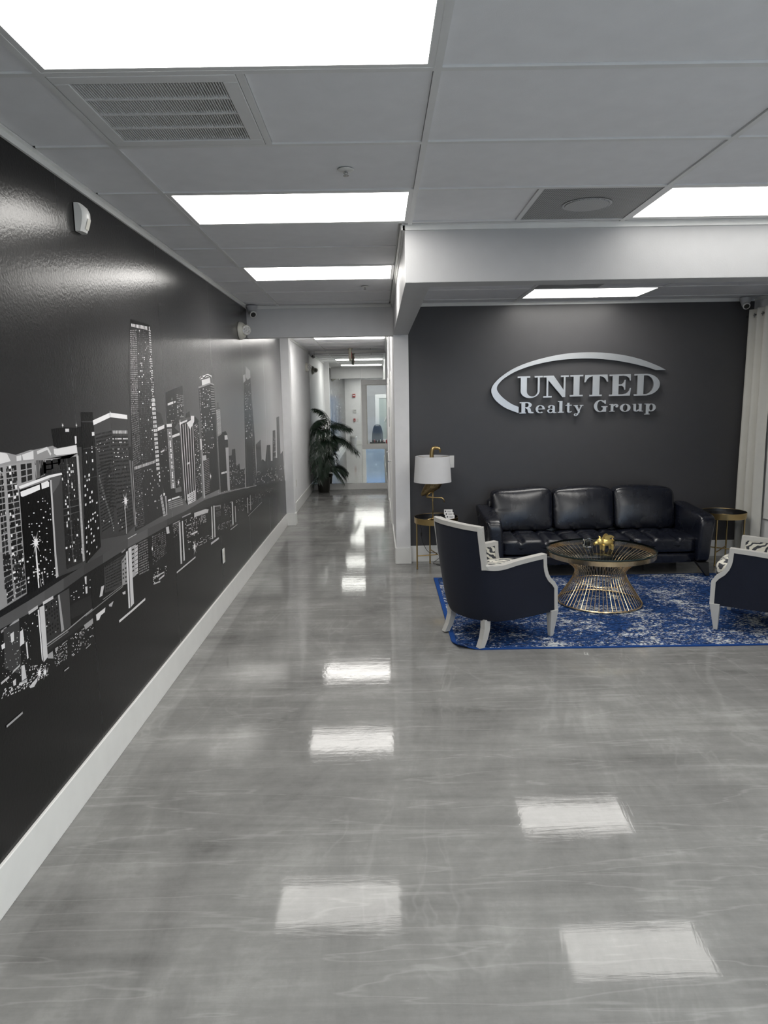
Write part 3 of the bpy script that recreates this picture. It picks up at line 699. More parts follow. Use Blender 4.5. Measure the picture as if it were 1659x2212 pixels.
L(8,0.04,[(3.173,1.568),(3.308,1.570)],0.01)
L(8,0.04,[(3.166,1.430),(3.309,1.429)],0.01)
P(8,0.34,[(2.451,1.561),(2.722,1.558),(2.716,1.477),(2.584,1.466),(2.566,1.115),(2.367,1.125)])
P(8,0.3,[(2.460,1.607),(2.509,1.601),(2.585,1.586),(2.695,1.597),(2.724,1.595),(2.884,1.601),(2.924,1.588),(3.111,1.591),(3.111,1.540),(2.958,1.542),(2.728,1.536),(2.721,1.553),(2.450,1.556)])
P(9,0.7,[(2.460,1.606),(2.525,1.595),(2.545,1.566),(2.451,1.561)])
P(9,0.7,[(2.588,1.581),(2.625,1.582),(2.621,1.562),(2.587,1.562)])
P(9,0.72,[(2.630,1.583),(2.719,1.592),(2.715,1.559),(2.635,1.562)])
P(9,0.78,[(2.890,1.589),(2.921,1.586),(3.111,1.590),(3.114,1.554),(2.910,1.559),(2.889,1.568)])
L(9,0.7,[(2.747,1.582),(2.836,1.594),(2.860,1.565)],0.03)
P(9,0.35,[(2.718,1.536),(3.113,1.553),(3.113,1.540),(2.803,1.552),(2.791,1.489),(2.722,1.481)])
P(9,0.12,[(2.731,1.553),(2.756,1.553),(2.753,1.485),(2.725,1.484)])
G(10,[(2.756,1.551),(2.792,1.549),(2.786,1.490),(2.753,1.485)],3,1,0.6,1,1,0.01,0.01,47)
G(10,[(2.803,1.549),(2.924,1.547),(2.924,1.486),(2.799,1.488)],2,3,0.75,0.75,1,0.015,0.04,48)
P(8,0.025,[(2.930,1.544),(3.111,1.540),(3.084,1.064),(2.911,1.068),(2.937,1.436),(2.940,1.479)])
G(10,[(2.938,1.543),(3.097,1.539),(3.079,1.074),(2.908,1.085)],5,15,0.8,0.82,1,0.012,0.02,49)
L(9,0.1,[(2.934,1.522),(3.096,1.516)],0.008)
L(9,0.1,[(2.933,1.495),(3.095,1.489)],0.008)
L(9,0.1,[(2.931,1.467),(3.095,1.461)],0.008)
L(9,0.1,[(2.930,1.439),(3.094,1.433)],0.008)
L(9,0.1,[(2.929,1.411),(3.093,1.406)],0.008)
L(9,0.1,[(2.928,1.383),(3.092,1.378)],0.008)
L(9,0.1,[(2.926,1.355),(3.092,1.350)],0.008)
L(9,0.1,[(2.925,1.327),(3.091,1.322)],0.008)
L(9,0.1,[(2.924,1.299),(3.090,1.294)],0.008)
L(9,0.1,[(2.922,1.271),(3.089,1.266)],0.008)
L(9,0.1,[(2.921,1.243),(3.089,1.238)],0.008)
L(9,0.1,[(2.920,1.214),(3.088,1.209)],0.008)
L(9,0.1,[(2.918,1.186),(3.087,1.181)],0.008)
L(9,0.1,[(2.917,1.157),(3.086,1.153)],0.008)
L(9,0.1,[(2.916,1.129),(3.086,1.124)],0.008)
L(9,0.1,[(2.915,1.100),(3.085,1.096)],0.008)
L(9,0.09,[(3.006,1.538),(2.976,1.083)],0.05)
G(11,[(2.941,1.543),(3.097,1.536),(3.079,1.074),(2.908,1.085)],9,34,0.55,0.6,0.11,0.55,0.85,50)
L(11,0.5,[(3.109,1.543),(3.103,1.416),(3.080,1.064)],0.05)
G(12,[(3.086,1.418),(3.115,1.415),(3.093,1.061),(3.068,1.067)],1,60,1,0.3,1,0.08,0.2,51)
G(10,[(2.450,1.552),(2.487,1.551),(2.461,1.113),(2.414,1.112)],2,20,0.85,0.8,1,0.01,0.03,52)
G(10,[(2.506,1.551),(2.582,1.550),(2.564,1.116),(2.476,1.120)],2,19,0.9,0.82,1,0.01,0.03,53)
G(10,[(2.607,1.550),(2.700,1.548),(2.694,1.480),(2.600,1.476)],2,3,0.78,0.82,1,0.01,0.03,54)
G(11,[(2.506,1.551),(2.582,1.550),(2.564,1.116),(2.476,1.120)],8,38,0.5,0.6,0.16,0.1,0.3,55)
G(11,[(2.506,1.551),(2.582,1.550),(2.564,1.116),(2.476,1.120)],4,38,0.55,0.7,0.09,0.6,0.8,56)
G(11,[(2.450,1.552),(2.487,1.551),(2.461,1.113),(2.414,1.112)],6,38,0.5,0.6,0.1,0.2,0.6,57)
P(11,0.75,[(2.554,1.476),(2.574,1.475),(2.571,1.460),(2.556,1.461)])
P(8,0.28,[(2.392,1.256),(2.577,1.218),(2.567,1.058),(2.377,1.050),(2.352,1.050)])
G(10,[(2.428,1.237),(2.478,1.233),(2.471,1.061),(2.420,1.057)],1,9,0.9,0.8,1,0.01,0.03,58)
G(10,[(2.493,1.222),(2.569,1.215),(2.561,1.062),(2.482,1.061)],2,9,0.95,0.82,1,0.01,0.03,59)
G(11,[(2.428,1.237),(2.569,1.215),(2.561,1.062),(2.420,1.057)],12,18,0.4,0.5,0.1,0.5,0.8,60)
P(12,0.006,[(2.587,1.456),(2.831,1.472),(2.803,1.054),(2.566,1.115)])
P(12,0.006,[(2.577,1.218),(2.819,1.165),(2.818,1.058),(2.651,1.050),(2.563,1.049)])
P(13,0.85,[(2.582,1.468),(2.830,1.484),(2.941,1.483),(2.945,1.474),(2.836,1.473),(2.587,1.457)])
P(13,0.25,[(2.587,1.457),(2.831,1.473),(2.829,1.464),(2.586,1.454)])
P(13,0.88,[(2.590,1.446),(2.742,1.456),(2.741,1.436),(2.677,1.430),(2.604,1.425),(2.591,1.429)])
P(13,0.88,[(2.756,1.459),(2.810,1.463),(2.822,1.455),(2.818,1.438),(2.756,1.435)])
P(12,0.05,[(2.833,1.473),(2.939,1.473),(2.900,1.060),(2.816,1.050)])
P(13,0.1,[(2.833,1.473),(2.932,1.470),(2.909,1.439),(2.845,1.405),(2.832,1.422)])
L(13,0.55,[(2.837,1.463),(2.832,1.370),(2.811,1.055)],0.035)
L(13,0.5,[(2.817,1.155),(2.818,1.058)],0.04)
G(13,[(2.616,1.414),(2.821,1.398),(2.798,1.058),(2.571,1.114)],11,30,0.38,0.3,0.14,0.4,0.9,61)
G(13,[(2.583,1.202),(2.811,1.151),(2.810,1.065),(2.569,1.057)],11,9,0.4,0.35,0.25,0.5,0.9,62)
S_([(2.661,1.236)],0.19)
L(14,0.85,[(2.663,1.220),(2.660,1.091)],0.022)
L(14,0.85,[(2.660,1.185),(2.656,1.053)],0.022)
L(14,0.3,[(2.672,1.088),(2.677,1.053)],0.012)
L(14,0.3,[(2.694,1.108),(2.696,1.053)],0.012)
P(15,0.01,[(2.352,1.050),(2.564,1.054),(2.814,1.056),(3.287,1.025),(4.432,1.039),(5.795,0.988),(7.303,0.889),(9.896,0.663),(9.880,0.519),(7.676,0.638),(5.681,0.658),(4.458,0.663),(3.837,0.664),(3.394,0.661),(3.091,0.655),(2.717,0.681),(2.557,0.676),(2.306,0.686),(2.290,0.689)])
P(16,0.09,[(2.348,1.025),(2.558,1.027),(2.549,0.980),(2.340,0.985)])
P(16,0.1,[(2.558,1.027),(2.700,1.031),(2.691,0.987),(2.549,0.980)])
P(16,0.085,[(2.700,1.031),(2.871,1.038),(2.861,0.990),(2.691,0.987)])
P(16,0.06,[(2.871,1.038),(3.078,1.045),(3.069,1.002),(2.861,0.990)])
P(16,0.05,[(3.078,1.045),(3.297,1.046),(3.289,1.004),(3.069,1.002)])
P(16,0.075,[(3.297,1.046),(3.639,1.055),(3.629,1.009),(3.289,1.004)])
P(16,0.11,[(3.639,1.055),(3.962,1.051),(3.951,1.004),(3.629,1.009)])
P(16,0.075,[(3.962,1.051),(4.334,1.042),(4.325,1.002),(3.951,1.004)])
P(16,0.05,[(4.334,1.042),(4.758,1.029),(4.752,1.001),(4.325,1.002)])
P(16,0.04,[(4.758,1.029),(5.291,1.032),(5.277,0.972),(4.752,1.001)])
P(16,0.032,[(5.291,1.032),(5.771,1.007),(5.758,0.953),(5.277,0.972)])
P(16,0.026,[(5.771,1.007),(6.846,0.927),(6.831,0.869),(5.758,0.953)])
P(16,0.022,[(6.846,0.927),(9.642,0.611),(9.627,0.560),(6.831,0.869)])
L(17,0.5,[(2.559,0.981),(2.633,0.984)],0.03)
L(17,0.6,[(2.675,0.985),(2.764,0.985)],0.03)
L(17,0.35,[(2.421,0.974),(2.448,0.979),(2.488,0.979)],0.02)
L(17,0.3,[(2.362,0.973),(2.400,0.977)],0.02)
L(17,0.25,[(3.536,1.003),(3.592,1.008)],0.02)
L(17,0.45,[(3.639,1.056),(3.775,1.057)],0.012)
P(17,0.03,[(2.688,0.974),(2.805,0.980),(2.795,0.816),(2.673,0.819)])
G(18,[(2.690,0.971),(2.801,0.976),(2.788,0.838),(2.677,0.836)],5,8,0.55,0.5,0.8,0.006,0.01,63)
G(18,[(2.578,0.980),(2.798,0.976),(2.784,0.820),(2.559,0.835)],12,14,0.3,0.35,0.06,0.6,0.9,64)
P(17,0.055,[(2.809,0.984),(2.912,0.983),(2.894,0.819),(2.801,0.817)])
P(18,0.35,[(2.805,0.982),(2.819,0.981),(2.831,0.823),(2.805,0.821)])
P(17,0.02,[(2.903,0.907),(3.125,0.894),(3.119,0.826),(2.903,0.847)])
P(17,0.045,[(2.379,0.977),(2.487,0.974),(2.466,0.771),(2.360,0.838)])
P(18,0.7,[(2.486,0.933),(2.507,0.933),(2.508,0.881),(2.475,0.878)])
P(18,0.65,[(2.420,0.946),(2.444,0.947),(2.440,0.913),(2.420,0.913)])
P(18,0.7,[(2.517,0.879),(2.527,0.878),(2.526,0.814),(2.516,0.813)])
P(18,0.75,[(2.355,0.927),(2.378,0.928),(2.376,0.910),(2.356,0.910)])
P(18,0.6,[(2.470,0.804),(2.492,0.800),(2.498,0.745),(2.463,0.747)])
P(18,0.6,[(2.403,0.772),(2.425,0.773),(2.421,0.750),(2.404,0.753)])
P(18,0.6,[(2.509,0.705),(2.580,0.716),(2.572,0.701),(2.545,0.689),(2.517,0.696)])
P(18,0.5,[(2.415,0.809),(2.460,0.813),(2.459,0.807),(2.400,0.800)])
P(18,0.35,[(2.669,0.772),(2.715,0.771),(2.717,0.738),(2.671,0.756)])
P(18,0.4,[(2.443,0.748),(2.502,0.741),(2.500,0.732),(2.445,0.735)])
G(18,[(2.360,0.967),(2.573,0.956),(2.531,0.744),(2.322,0.771)],26,30,0.35,0.3,0.1,0.4,0.9,65)
G(18,[(2.538,0.779),(2.683,0.735),(2.663,0.689),(2.454,0.714)],22,8,0.5,0.5,0.3,0.5,0.9,66)
G(18,[(2.347,0.768),(2.500,0.732),(2.477,0.709),(2.316,0.741)],16,5,0.6,0.6,0.5,0.4,0.85,67)
S_([(2.588,0.728)],0.14)
S_([(2.631,0.713)],0.12)
G(18,[(2.729,0.771),(2.851,0.771),(2.835,0.693),(2.720,0.696)],16,14,0.5,0.5,0.35,0.3,0.85,68)
G(18,[(2.882,0.774),(3.127,0.762),(3.109,0.676),(2.863,0.682)],22,14,0.5,0.5,0.2,0.3,0.85,69)
P(18,0.35,[(3.022,0.779),(3.120,0.780),(3.119,0.756),(3.034,0.754)])
P(18,0.4,[(2.738,0.774),(2.766,0.772),(2.754,0.757),(2.737,0.757)])
P(18,0.7,[(3.072,0.992),(3.093,0.990),(3.085,0.953),(3.073,0.959)])
P(18,0.65,[(3.070,0.945),(3.093,0.942),(3.087,0.911),(3.070,0.913)])
G(18,[(2.918,0.981),(3.141,0.968),(3.124,0.888),(2.910,0.910)],9,7,0.35,0.3,0.15,0.5,0.9,70)
P(19,0.75,[(2.628,0.972),(2.640,0.971),(2.630,0.759),(2.622,0.772)])
P(19,0.6,[(2.643,0.978),(2.683,0.976),(2.670,0.762),(2.634,0.754)])
L(19,0.3,[(2.672,0.814),(2.865,0.812),(3.125,0.824)],0.014)
L(19,0.2,[(2.673,0.804),(2.866,0.803)],0.012)
P(17,0.02,[(2.672,0.811),(3.124,0.818),(3.123,0.779),(2.671,0.782)])
P(17,0.045,[(3.298,0.983),(3.606,0.988),(3.581,0.825),(3.464,0.830),(3.280,0.858)])
G(18,[(3.307,0.988),(3.586,0.982),(3.565,0.837),(3.297,0.863)],13,9,0.6,0.4,0.95,0.008,0.012,71)
P(18,0.3,[(3.527,0.961),(3.605,0.984),(3.581,0.825),(3.509,0.831)])
G(19,[(3.527,0.961),(3.598,0.972),(3.581,0.825),(3.510,0.838)],2,6,0.5,0.35,0.9,0.01,0.01,72)
P(18,0.4,[(3.675,1.004),(3.749,1.002),(3.718,0.835),(3.658,0.833)])
G(19,[(3.678,0.996),(3.722,0.994),(3.693,0.859),(3.654,0.858)],1,6,0.8,0.35,0.9,0.01,0.01,73)
P(19,0.55,[(3.737,0.994),(3.777,0.996),(3.749,0.838),(3.708,0.838)])
G(20,[(3.737,0.994),(3.777,0.996),(3.749,0.838),(3.708,0.838)],1,7,1,0.14,1,0.03,0.03,74)
G(18,[(3.794,1.004),(3.942,0.999),(3.933,0.807),(3.765,0.820)],10,13,0.6,0.55,0.95,0.1,0.2,75)
G(18,[(4.020,0.995),(4.285,0.980),(4.279,0.835),(3.994,0.822)],10,13,0.5,0.55,0.8,0.06,0.16,76)
P(18,0.6,[(4.295,0.998),(4.354,0.993),(4.364,0.948),(4.305,0.953)])
S_([(4.004,0.923)],0.09)
L(18,0.5,[(4.000,0.748),(4.204,0.731)],0.02)
L(18,0.6,[(4.094,0.712),(4.200,0.712)],0.025)
L(18,0.5,[(3.992,0.711),(4.114,0.694)],0.02)
G(18,[(3.990,0.804),(4.262,0.758),(4.250,0.707),(3.981,0.711)],14,8,0.4,0.4,0.15,0.4,0.8,77)
P(20,0.75,[(3.596,0.993),(3.621,0.995),(3.593,0.686),(3.571,0.690)])
P(20,0.65,[(3.632,1.003),(3.675,1.004),(3.653,0.693),(3.603,0.687)])
L(20,0.7,[(3.429,0.663),(3.612,0.663),(3.832,0.666)],0.03)
P(18,0.75,[(3.159,0.785),(3.273,0.786),(3.261,0.766),(3.214,0.765),(3.189,0.751),(3.160,0.755)])
P(18,0.6,[(3.501,0.796),(3.546,0.794),(3.543,0.777),(3.512,0.783)])
P(18,0.45,[(3.317,0.787),(3.379,0.788),(3.350,0.767),(3.319,0.777)])
P(18,0.6,[(3.246,0.899),(3.280,0.896),(3.248,0.852),(3.214,0.855)])
L(18,0.2,[(3.045,0.815),(3.370,0.823),(3.517,0.826)],0.012)
L(18,0.2,[(3.251,0.832),(3.510,0.834)],0.01)
L(18,0.35,[(2.797,0.651),(2.842,0.650)],0.012)
L(18,0.3,[(3.020,0.669),(3.073,0.671)],0.012)
L(18,0.5,[(2.327,0.795),(2.382,0.798)],0.02)
L(18,0.35,[(2.332,0.630),(2.445,0.630)],0.02)
G(18,[(4.436,0.998),(4.577,0.992),(4.557,0.902),(4.440,0.898)],6,8,0.8,0.4,0.6,0.08,0.25,78)
P(20,0.6,[(4.575,0.981),(4.611,0.978),(4.594,0.694),(4.557,0.697)])
P(20,0.65,[(4.648,0.976),(4.676,0.974),(4.662,0.700),(4.630,0.702)])
G(18,[(4.715,0.976),(5.088,0.953),(5.054,0.806),(4.743,0.838)],14,10,0.5,0.45,0.4,0.2,0.7,79)
P(18,0.6,[(4.973,0.981),(5.302,0.959),(5.397,0.941),(5.367,0.920),(5.020,0.947),(4.965,0.945)])
G(18,[(5.109,0.944),(5.321,0.934),(5.302,0.857),(5.092,0.870)],8,9,0.5,0.5,0.6,0.2,0.5,80)
L(18,0.7,[(4.867,0.842),(5.027,0.834)],0.03)
S_([(4.917,0.740)],0.26)
G(18,[(4.702,0.830),(5.451,0.729),(5.442,0.692),(4.780,0.735)],18,7,0.5,0.5,0.3,0.3,0.7,81)
P(20,0.65,[(5.477,0.950),(5.513,0.948),(5.489,0.689),(5.452,0.690)])
P(20,0.6,[(5.550,0.946),(5.593,0.942),(5.570,0.686),(5.531,0.687)])
L(20,0.6,[(4.458,0.663),(4.932,0.661)],0.025)
L(20,0.6,[(5.408,0.661),(5.680,0.654)],0.04)
L(19,0.35,[(4.663,1.001),(4.880,0.993)],0.02)
L(19,0.3,[(4.443,0.991),(4.604,0.987)],0.02)
P(18,0.3,[(5.581,0.941),(5.816,0.916),(5.808,0.883),(5.784,0.907),(5.592,0.930)])
G(18,[(5.617,0.919),(5.827,0.900),(5.805,0.810),(5.609,0.829)],1,8,0.9,0.2,0.8,0.15,0.3,82)
G(18,[(5.651,0.769),(6.227,0.717),(6.211,0.654),(5.667,0.720)],20,6,0.5,0.5,0.35,0.2,0.6,83)
G(18,[(5.919,0.907),(6.302,0.880),(6.234,0.745),(5.919,0.783)],12,12,0.4,0.4,0.2,0.3,0.7,84)
P(20,0.6,[(6.250,0.876),(6.300,0.873),(6.283,0.663),(6.229,0.658)])
P(20,0.5,[(6.374,0.818),(6.402,0.817),(6.397,0.665),(6.365,0.667)])
L(20,0.45,[(6.140,0.639),(6.454,0.633)],0.02)
P(20,0.4,[(6.983,0.814),(7.025,0.812),(7.009,0.652),(6.967,0.655)])
P(20,0.4,[(7.140,0.817),(7.175,0.816),(7.170,0.660),(7.130,0.662)])
L(20,0.35,[(6.989,0.623),(7.835,0.642)],0.015)
G(18,[(6.440,0.867),(7.612,0.780),(7.589,0.695),(6.441,0.725)],30,10,0.4,0.4,0.2,0.2,0.6,85)
L(20,0.3,[(7.612,0.780),(7.609,0.675)],0.03)
L(20,0.3,[(7.808,0.781),(7.798,0.665)],0.03)
G(18,[(7.665,0.790),(8.747,0.700),(8.736,0.661),(7.690,0.689)],20,6,0.4,0.4,0.2,0.2,0.5,86)
G(18,[(5.715,1.036),(6.467,0.975),(6.462,0.953),(5.795,1.012)],20,2,0.5,0.4,0.4,0.2,0.5,87)

# skyline goes on towards the entrance behind the viewpoint
rr = random.Random(5); y_ = YF
while y_ < 2.2:
    w_ = rr.uniform(.2, .5); h_ = rr.uniform(1.2, 2.0); g_ = rr.uniform(.008, .05)
    q_ = [(y_, h_), (min(2.25, y_+w_), h_), (min(2.25, y_+w_), .8), (y_, .8)]
    P(3, g_, q_); G(4, q_, max(2, int(w_/.05)), 26, .5, .5, .3, .1, .7, int(y_*100)+500); y_ += w_
P(16, .08, [(YF, 1.15), (2.3, 1.02), (2.3, .93), (YF, 1.02)])
PRIM.sort(key=lambda a: (a[0], a[1]))
keys = sorted({(a[0], a[1]) for a in PRIM}); rank = {k_: i for i, k_ in enumerate(keys)}
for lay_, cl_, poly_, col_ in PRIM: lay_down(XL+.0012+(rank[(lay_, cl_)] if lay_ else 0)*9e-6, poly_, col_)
mur = thing('skyline_mural', 'black and white night city skyline wallpaper mural along the left wall', 'mural', (0, 0, 0))
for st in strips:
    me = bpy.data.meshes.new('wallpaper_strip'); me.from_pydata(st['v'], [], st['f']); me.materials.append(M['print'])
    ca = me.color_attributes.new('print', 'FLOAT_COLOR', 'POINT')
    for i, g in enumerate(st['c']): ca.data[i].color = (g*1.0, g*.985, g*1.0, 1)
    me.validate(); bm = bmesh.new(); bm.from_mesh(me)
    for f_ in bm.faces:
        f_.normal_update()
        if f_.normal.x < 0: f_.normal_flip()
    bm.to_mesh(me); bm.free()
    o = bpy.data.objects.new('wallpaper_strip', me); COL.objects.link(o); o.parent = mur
# ================================================================== DOORS, MIRROR, OFFICE WINDOW
def corridor_door(n, ys, hy, label):
    y0, y1 = ys
    d = MB().box(XC0+.03, XC0+.07, y0+.03, y1-.03, .008, DZ-.03).build('door_%d' % n, 'trim', bev=.002); struct(d, label)
    w = MB(); cw = .075
    w.box(XC0-.012, XC0+.03, y0-cw, y0+.012, 0, DZ+cw); w.box(XC0-.012, XC0+.03, y1-.012, y1+cw, 0, DZ+cw); w.box(XC0-.012, XC0+.03, y0+.012, y1-.012, DZ-.012, DZ+cw)
    w.build('door_casing', 'trim', d, bev=.003)
    w = MB().lathe([(.026, XC0+.018), (.026, XC0+.030)], (0, hy, .93), 16, 'x'); w.tube([(XC0+.03, hy, .93), (XC0-.045, hy, .93)], .010, 10); w.tube([(XC0-.040, hy, .93), (XC0-.040, hy-.11, .93)], .010, 10)
    w.build('lever_handle', 'chrome', d, smooth=True)
    hyy = y1-.03 if hy < (y0+y1)/2 else y0+.03
    for z in (.25, 1.0, 1.83): MB().tube([(XC0+.014, hyy, z-.05), (XC0+.014, hyy, z+.05)], .012, 8).build('hinge', 'chrome', d)
corridor_door(1, D1y, D1y[1]-.12, 'nearer white door in the corridor wall')
corridor_door(2, D2y, D2y[0]+.10, 'farther white door in the corridor wall')
MB().box(XC0-.006, XC0, 10.55, 10.68, 1.38, 1.68).build('door_sign', 'black'); tag(bpy.data.objects['door_sign'], 'slim dark sign plate on the corridor wall between the doors', 'sign')

mi = thing('wall_mirror', 'floor to ceiling frameless mirror closing off the corridor', 'mirror', (0, YE, 0))
MB().box(XCL+.002, -.3385, 0, .005, .124, 2.715).build('mirror_panel', 'mirror', mi)
w = MB(); w.box(-.3365, XC0-.002, 0, .005, .124, NZ0); w.box(-.3365, XC0-.002, 0, .005, NZ1, 2.715); w.box(-.3365, NX0, 0, .005, NZ0, NZ1)
w.build('mirror_panel', 'mirror', mi)
# office behind the window
OX0, OX1, OY1 = -1.1, 1.5, 17.2
w = MB(); w.box(OX0, OX1, YE+.1, OY1, -.08, 0); struct(w.build('floor_office', 'floor'))
w = MB(); w.box(OX0-.1, OX0, YE+.1, OY1, 0, 2.75); w.box(OX1, OX1+.1, YE+.1, OY1, 0, 2.75); w.box(OX0-.1, OX1+.1, OY1, OY1+.1, 0, 2.75); w.box(OX0-.1, OX1+.1, YE+.1, OY1+.1, 2.75, 2.8)
struct(w.build('wall_office', 'paint'), 'pale walls of the office behind the corridor window')
wd = MB(); fw = .095
wd.box(NX0, NX1, YE-.022, YE+.10, NZ0, NZ0+fw); wd.box(NX0, NX1, YE-.022, YE+.10, NZ1-fw, NZ1); wd.box(NX0, NX0+fw, YE-.022, YE+.10, NZ0+fw, NZ1-fw)
win = wd.build('window_1', 'trim', bev=.004); struct(win, 'white framed office window over the mirror at the corridor end')
w = MB(); i0 = NX0+fw; w.box(i0, NX1, YE-.010, YE+.02, NZ0+fw, NZ0+fw+.014); w.box(i0, NX1, YE-.010, YE+.02, NZ1-fw-.014, NZ1-fw); w.box(i0, i0+.014, YE-.010, YE+.02, NZ0+fw+.014, NZ1-fw-.014)
w.build('window_bead', 'cream', win)
MB().box(i0+.014, NX1, YE+.045, YE+.049, NZ0+fw+.014, NZ1-fw-.014).build('window_pane', 'pane', win)
light(-.5, .7, 15.2, 15.8, 'ceiling light panel inside the office behind the corridor window, added to light it')  # unseen lamp added to light the office
for o in COL.objects:
    if o.get('label', '').startswith('ceiling light panel inside the office'): o.location.z = 2.745
t = thing('picture_frame', 'white framed pane with a pale ribbon mark leaning in the office', 'picture', (.36, 16.2, 0))
w = MB(); w.box(-.42, .35, 0, .03, .8, .9); w.box(-.42, .35, 0, .03, 1.84, 1.93); w.box(-.42, -.33, 0, .03, .9, 1.84); w.box(.26, .35, 0, .03, .9, 1.84); w.build('frame', 'trim', t)
MB().box(-.33, .26, .012, .02, .9, 1.84).build('panel', plain('pale_green_glass', (.5, .55, .52), .2), t)
MB().tube([(x, .004, z) for x, z in [(-.22, 1.30), (-.14, 1.45), (-.05, 1.62), (-.09, 1.72), (-.14, 1.64), (-.06, 1.42), (.0, 1.3)]], .012, 6).build('ribbon_mark', 'white', t)
MB().box(-.38, .31, .0, .03, 0, .8).build('stand', 'trim', t)
t = thing('desk', 'white office desk seen low through the corridor window', 'desk', (.2, 15.35, 0))
MB().box(-.6, .8, -.3, .35, .78, .82).build('desk_top', 'trim', t, bev=.004)
for x in (-.56, .76):
    for y in (-.26, .31): MB().box(x-.025, x+.025, y-.025, y+.025, 0, .78).build('leg', 'chrome', t)
t = thing('desk_tray', 'black tray of desk things behind the corridor window', 'tray', (-.02, 15.25, .82))
w = MB(); w.box(-.17, .17, -.06, .10, 0, .01); w.box(-.17, .17, -.06, -.05, .01, .06); w.box(-.17, .17, .09, .10, .01, .06); w.box(-.17, -.16, -.05, .09, .01, .06); w.box(.16, .17, -.05, .09, .01, .06); w.build('tray', 'black', t)
for k in range(5): MB().tube([(-.12+k*.06, .02, .012), (-.13+k*.065, .03, .10+.02*(k % 2))], .006, 6).build('pen', ['white', 'red', 'white', 'cream', 'red'][k], t)
tag(rbox(.16, .12, .12, 6, 4).build('red_pouch', 'red', smooth='all', loc=(.24, 15.25, .881)), 'dark red pouch on the desk behind the corridor window', 'pouch')
t = thing('office_chair', 'black high backed office chair behind the desk in the window', 'chair', (-.02, 16.0, 0))
w = rbox(.26, .10, .56, 8, 4, lambda q: V((q.x*(1-.25*max(0, q.z)/.28), q.y+.12*(q.z/.28)**2*.3, q.z+.96))); w.build('backrest', 'black', t, smooth='all')
w = rbox(.44, .42, .10, 6, 5, lambda q: q+V((0, -.2, .5))); w.build('seat', 'black', t, smooth='all')
MB().tube([(0, -.2, .08), (0, -.2, .46)], .03, 10).build('column', 'chrome', t)
for k in range(5):
    a = 2*PI*k/5; MB().tube([(0, -.2, .10), (.26*math.cos(a), -.2+.26*math.sin(a), .05)], .02, 6).build('foot', 'black', t)
MB().box(-.03, .03, -.06, .0, .48, .75).build('back_support', 'black', t)

# entrance behind the viewpoint
d = MB(); d.box(FX0, FX0+.09, YF-.09, YF-.03, .01, FZ); d.box(FX1-.09, FX1, YF-.09, YF-.03, .01, FZ); d.box(FX0+.09, FX1-.09, YF-.09, YF-.03, FZ-.1, FZ); d.box(FX0+.09, FX1-.09, YF-.09, YF-.03, .01, .16)
d = d.build('door_3', 'trim', bev=.003); struct(d, 'white framed glass entrance door seen in the mirror')
MB().box(FX0+.09, FX1-.09, YF-.064, YF-.056, .16, FZ-.1).build('door_pane', 'pane', d)
w = MB().tube([(FX1-.13, YF-.03, .95), (FX1-.13, YF+.02, .95), (FX1-.13, YF+.02, 1.25), (FX1-.13, YF-.03, 1.25)], .012, 8); w.build('pull_handle', 'chrome', d, smooth=True)
w = MB(); cw = .07; w.box(FX0-cw, FX0, YF, YF+.014, 0, FZ+cw); w.box(FX1, FX1+cw, YF, YF+.014, 0, FZ+cw); w.box(FX0, FX1, YF, YF+.014, FZ, FZ+cw); w.build('door_casing', 'trim', d)
for n_, (a_, b_) in enumerate(((.80, 1.80), (1.80, 2.80), (2.80, 3.80))):  # windows added to bring more daylight into the room
    w = MB(); w.box(a_, a_+.04, YF-.09, YF-.03, .30, 2.45); w.box(b_-.04, b_, YF-.09, YF-.03, .30, 2.45); w.box(a_+.04, b_-.04, YF-.09, YF-.03, .30, .35); w.box(a_+.04, b_-.04, YF-.09, YF-.03, 2.40, 2.45)
    sw = w.build('window_%d' % (n_+3), 'trim'); struct(sw, 'unseen street window added to the front wall for daylight fill')
    MB().box(a_+.04, b_-.04, YF-.064, YF-.056, .35, 2.40).build('window_pane', 'pane', sw)
t = thing('exit_sign', 'red lettered exit sign over the entrance, seen in the mirror', 'sign', (-.30, YF, 2.42))
MB().box(-.16, .16, .0, .05, 0, .19).build('sign_housing', 'white', t, bev=.004)
def block_text(txt, x, z, h, y0, y1, mat, parent, flip=1, nm='lettering'):
    gl = {'E': [(0, 0, .2, 1), (0, 0, .62, .17), (0, .42, .55, .58), (0, .83, .62, 1)], 'X': None, 'I': [(.2, 0, .42, 1)], 'T': [(.22, 0, .42, 1), (0, .83, .64, 1)]}
    w = MB()
    for ch in txt:
        def bx(a, b2, c2, d2): xs = sorted((x+flip*a*h, x+flip*c2*h)); w.box(xs[0], xs[1], y0, y1, z+b2*h, z+d2*h)
        if ch == 'X':
            for (p, q) in (((0, 0), (.44, 1)), ((.44, 0), (0, 1))):
                w.hexa([(x+flip*p[0]*h, y0, z), (x+flip*(p[0]+.2)*h, y0, z), (x+flip*(p[0]+.2)*h, y1, z), (x+flip*p[0]*h, y1, z)], [(x+flip*q[0]*h, y0, z+h), (x+flip*(q[0]+.2)*h, y0, z+h), (x+flip*(q[0]+.2)*h, y1, z+h), (x+flip*q[0]*h, y1, z+h)])
        else:
            for r_ in gl[ch]: bx(*r_)
        x += flip*h*.82
    return w.build(nm, mat, parent)
block_text('EXIT', .135, .04, .105, .05, .054, 'redlit', t, -1)
def wallbox(name, label, cat, x, z, w_, h_, d_, mat, y=YF):
    o = MB().box(-w_/2, w_/2, 0, d_, -h_/2, h_/2).build(name, mat, bev=.004, loc=(x, y, z)); return tag(o, label, cat)
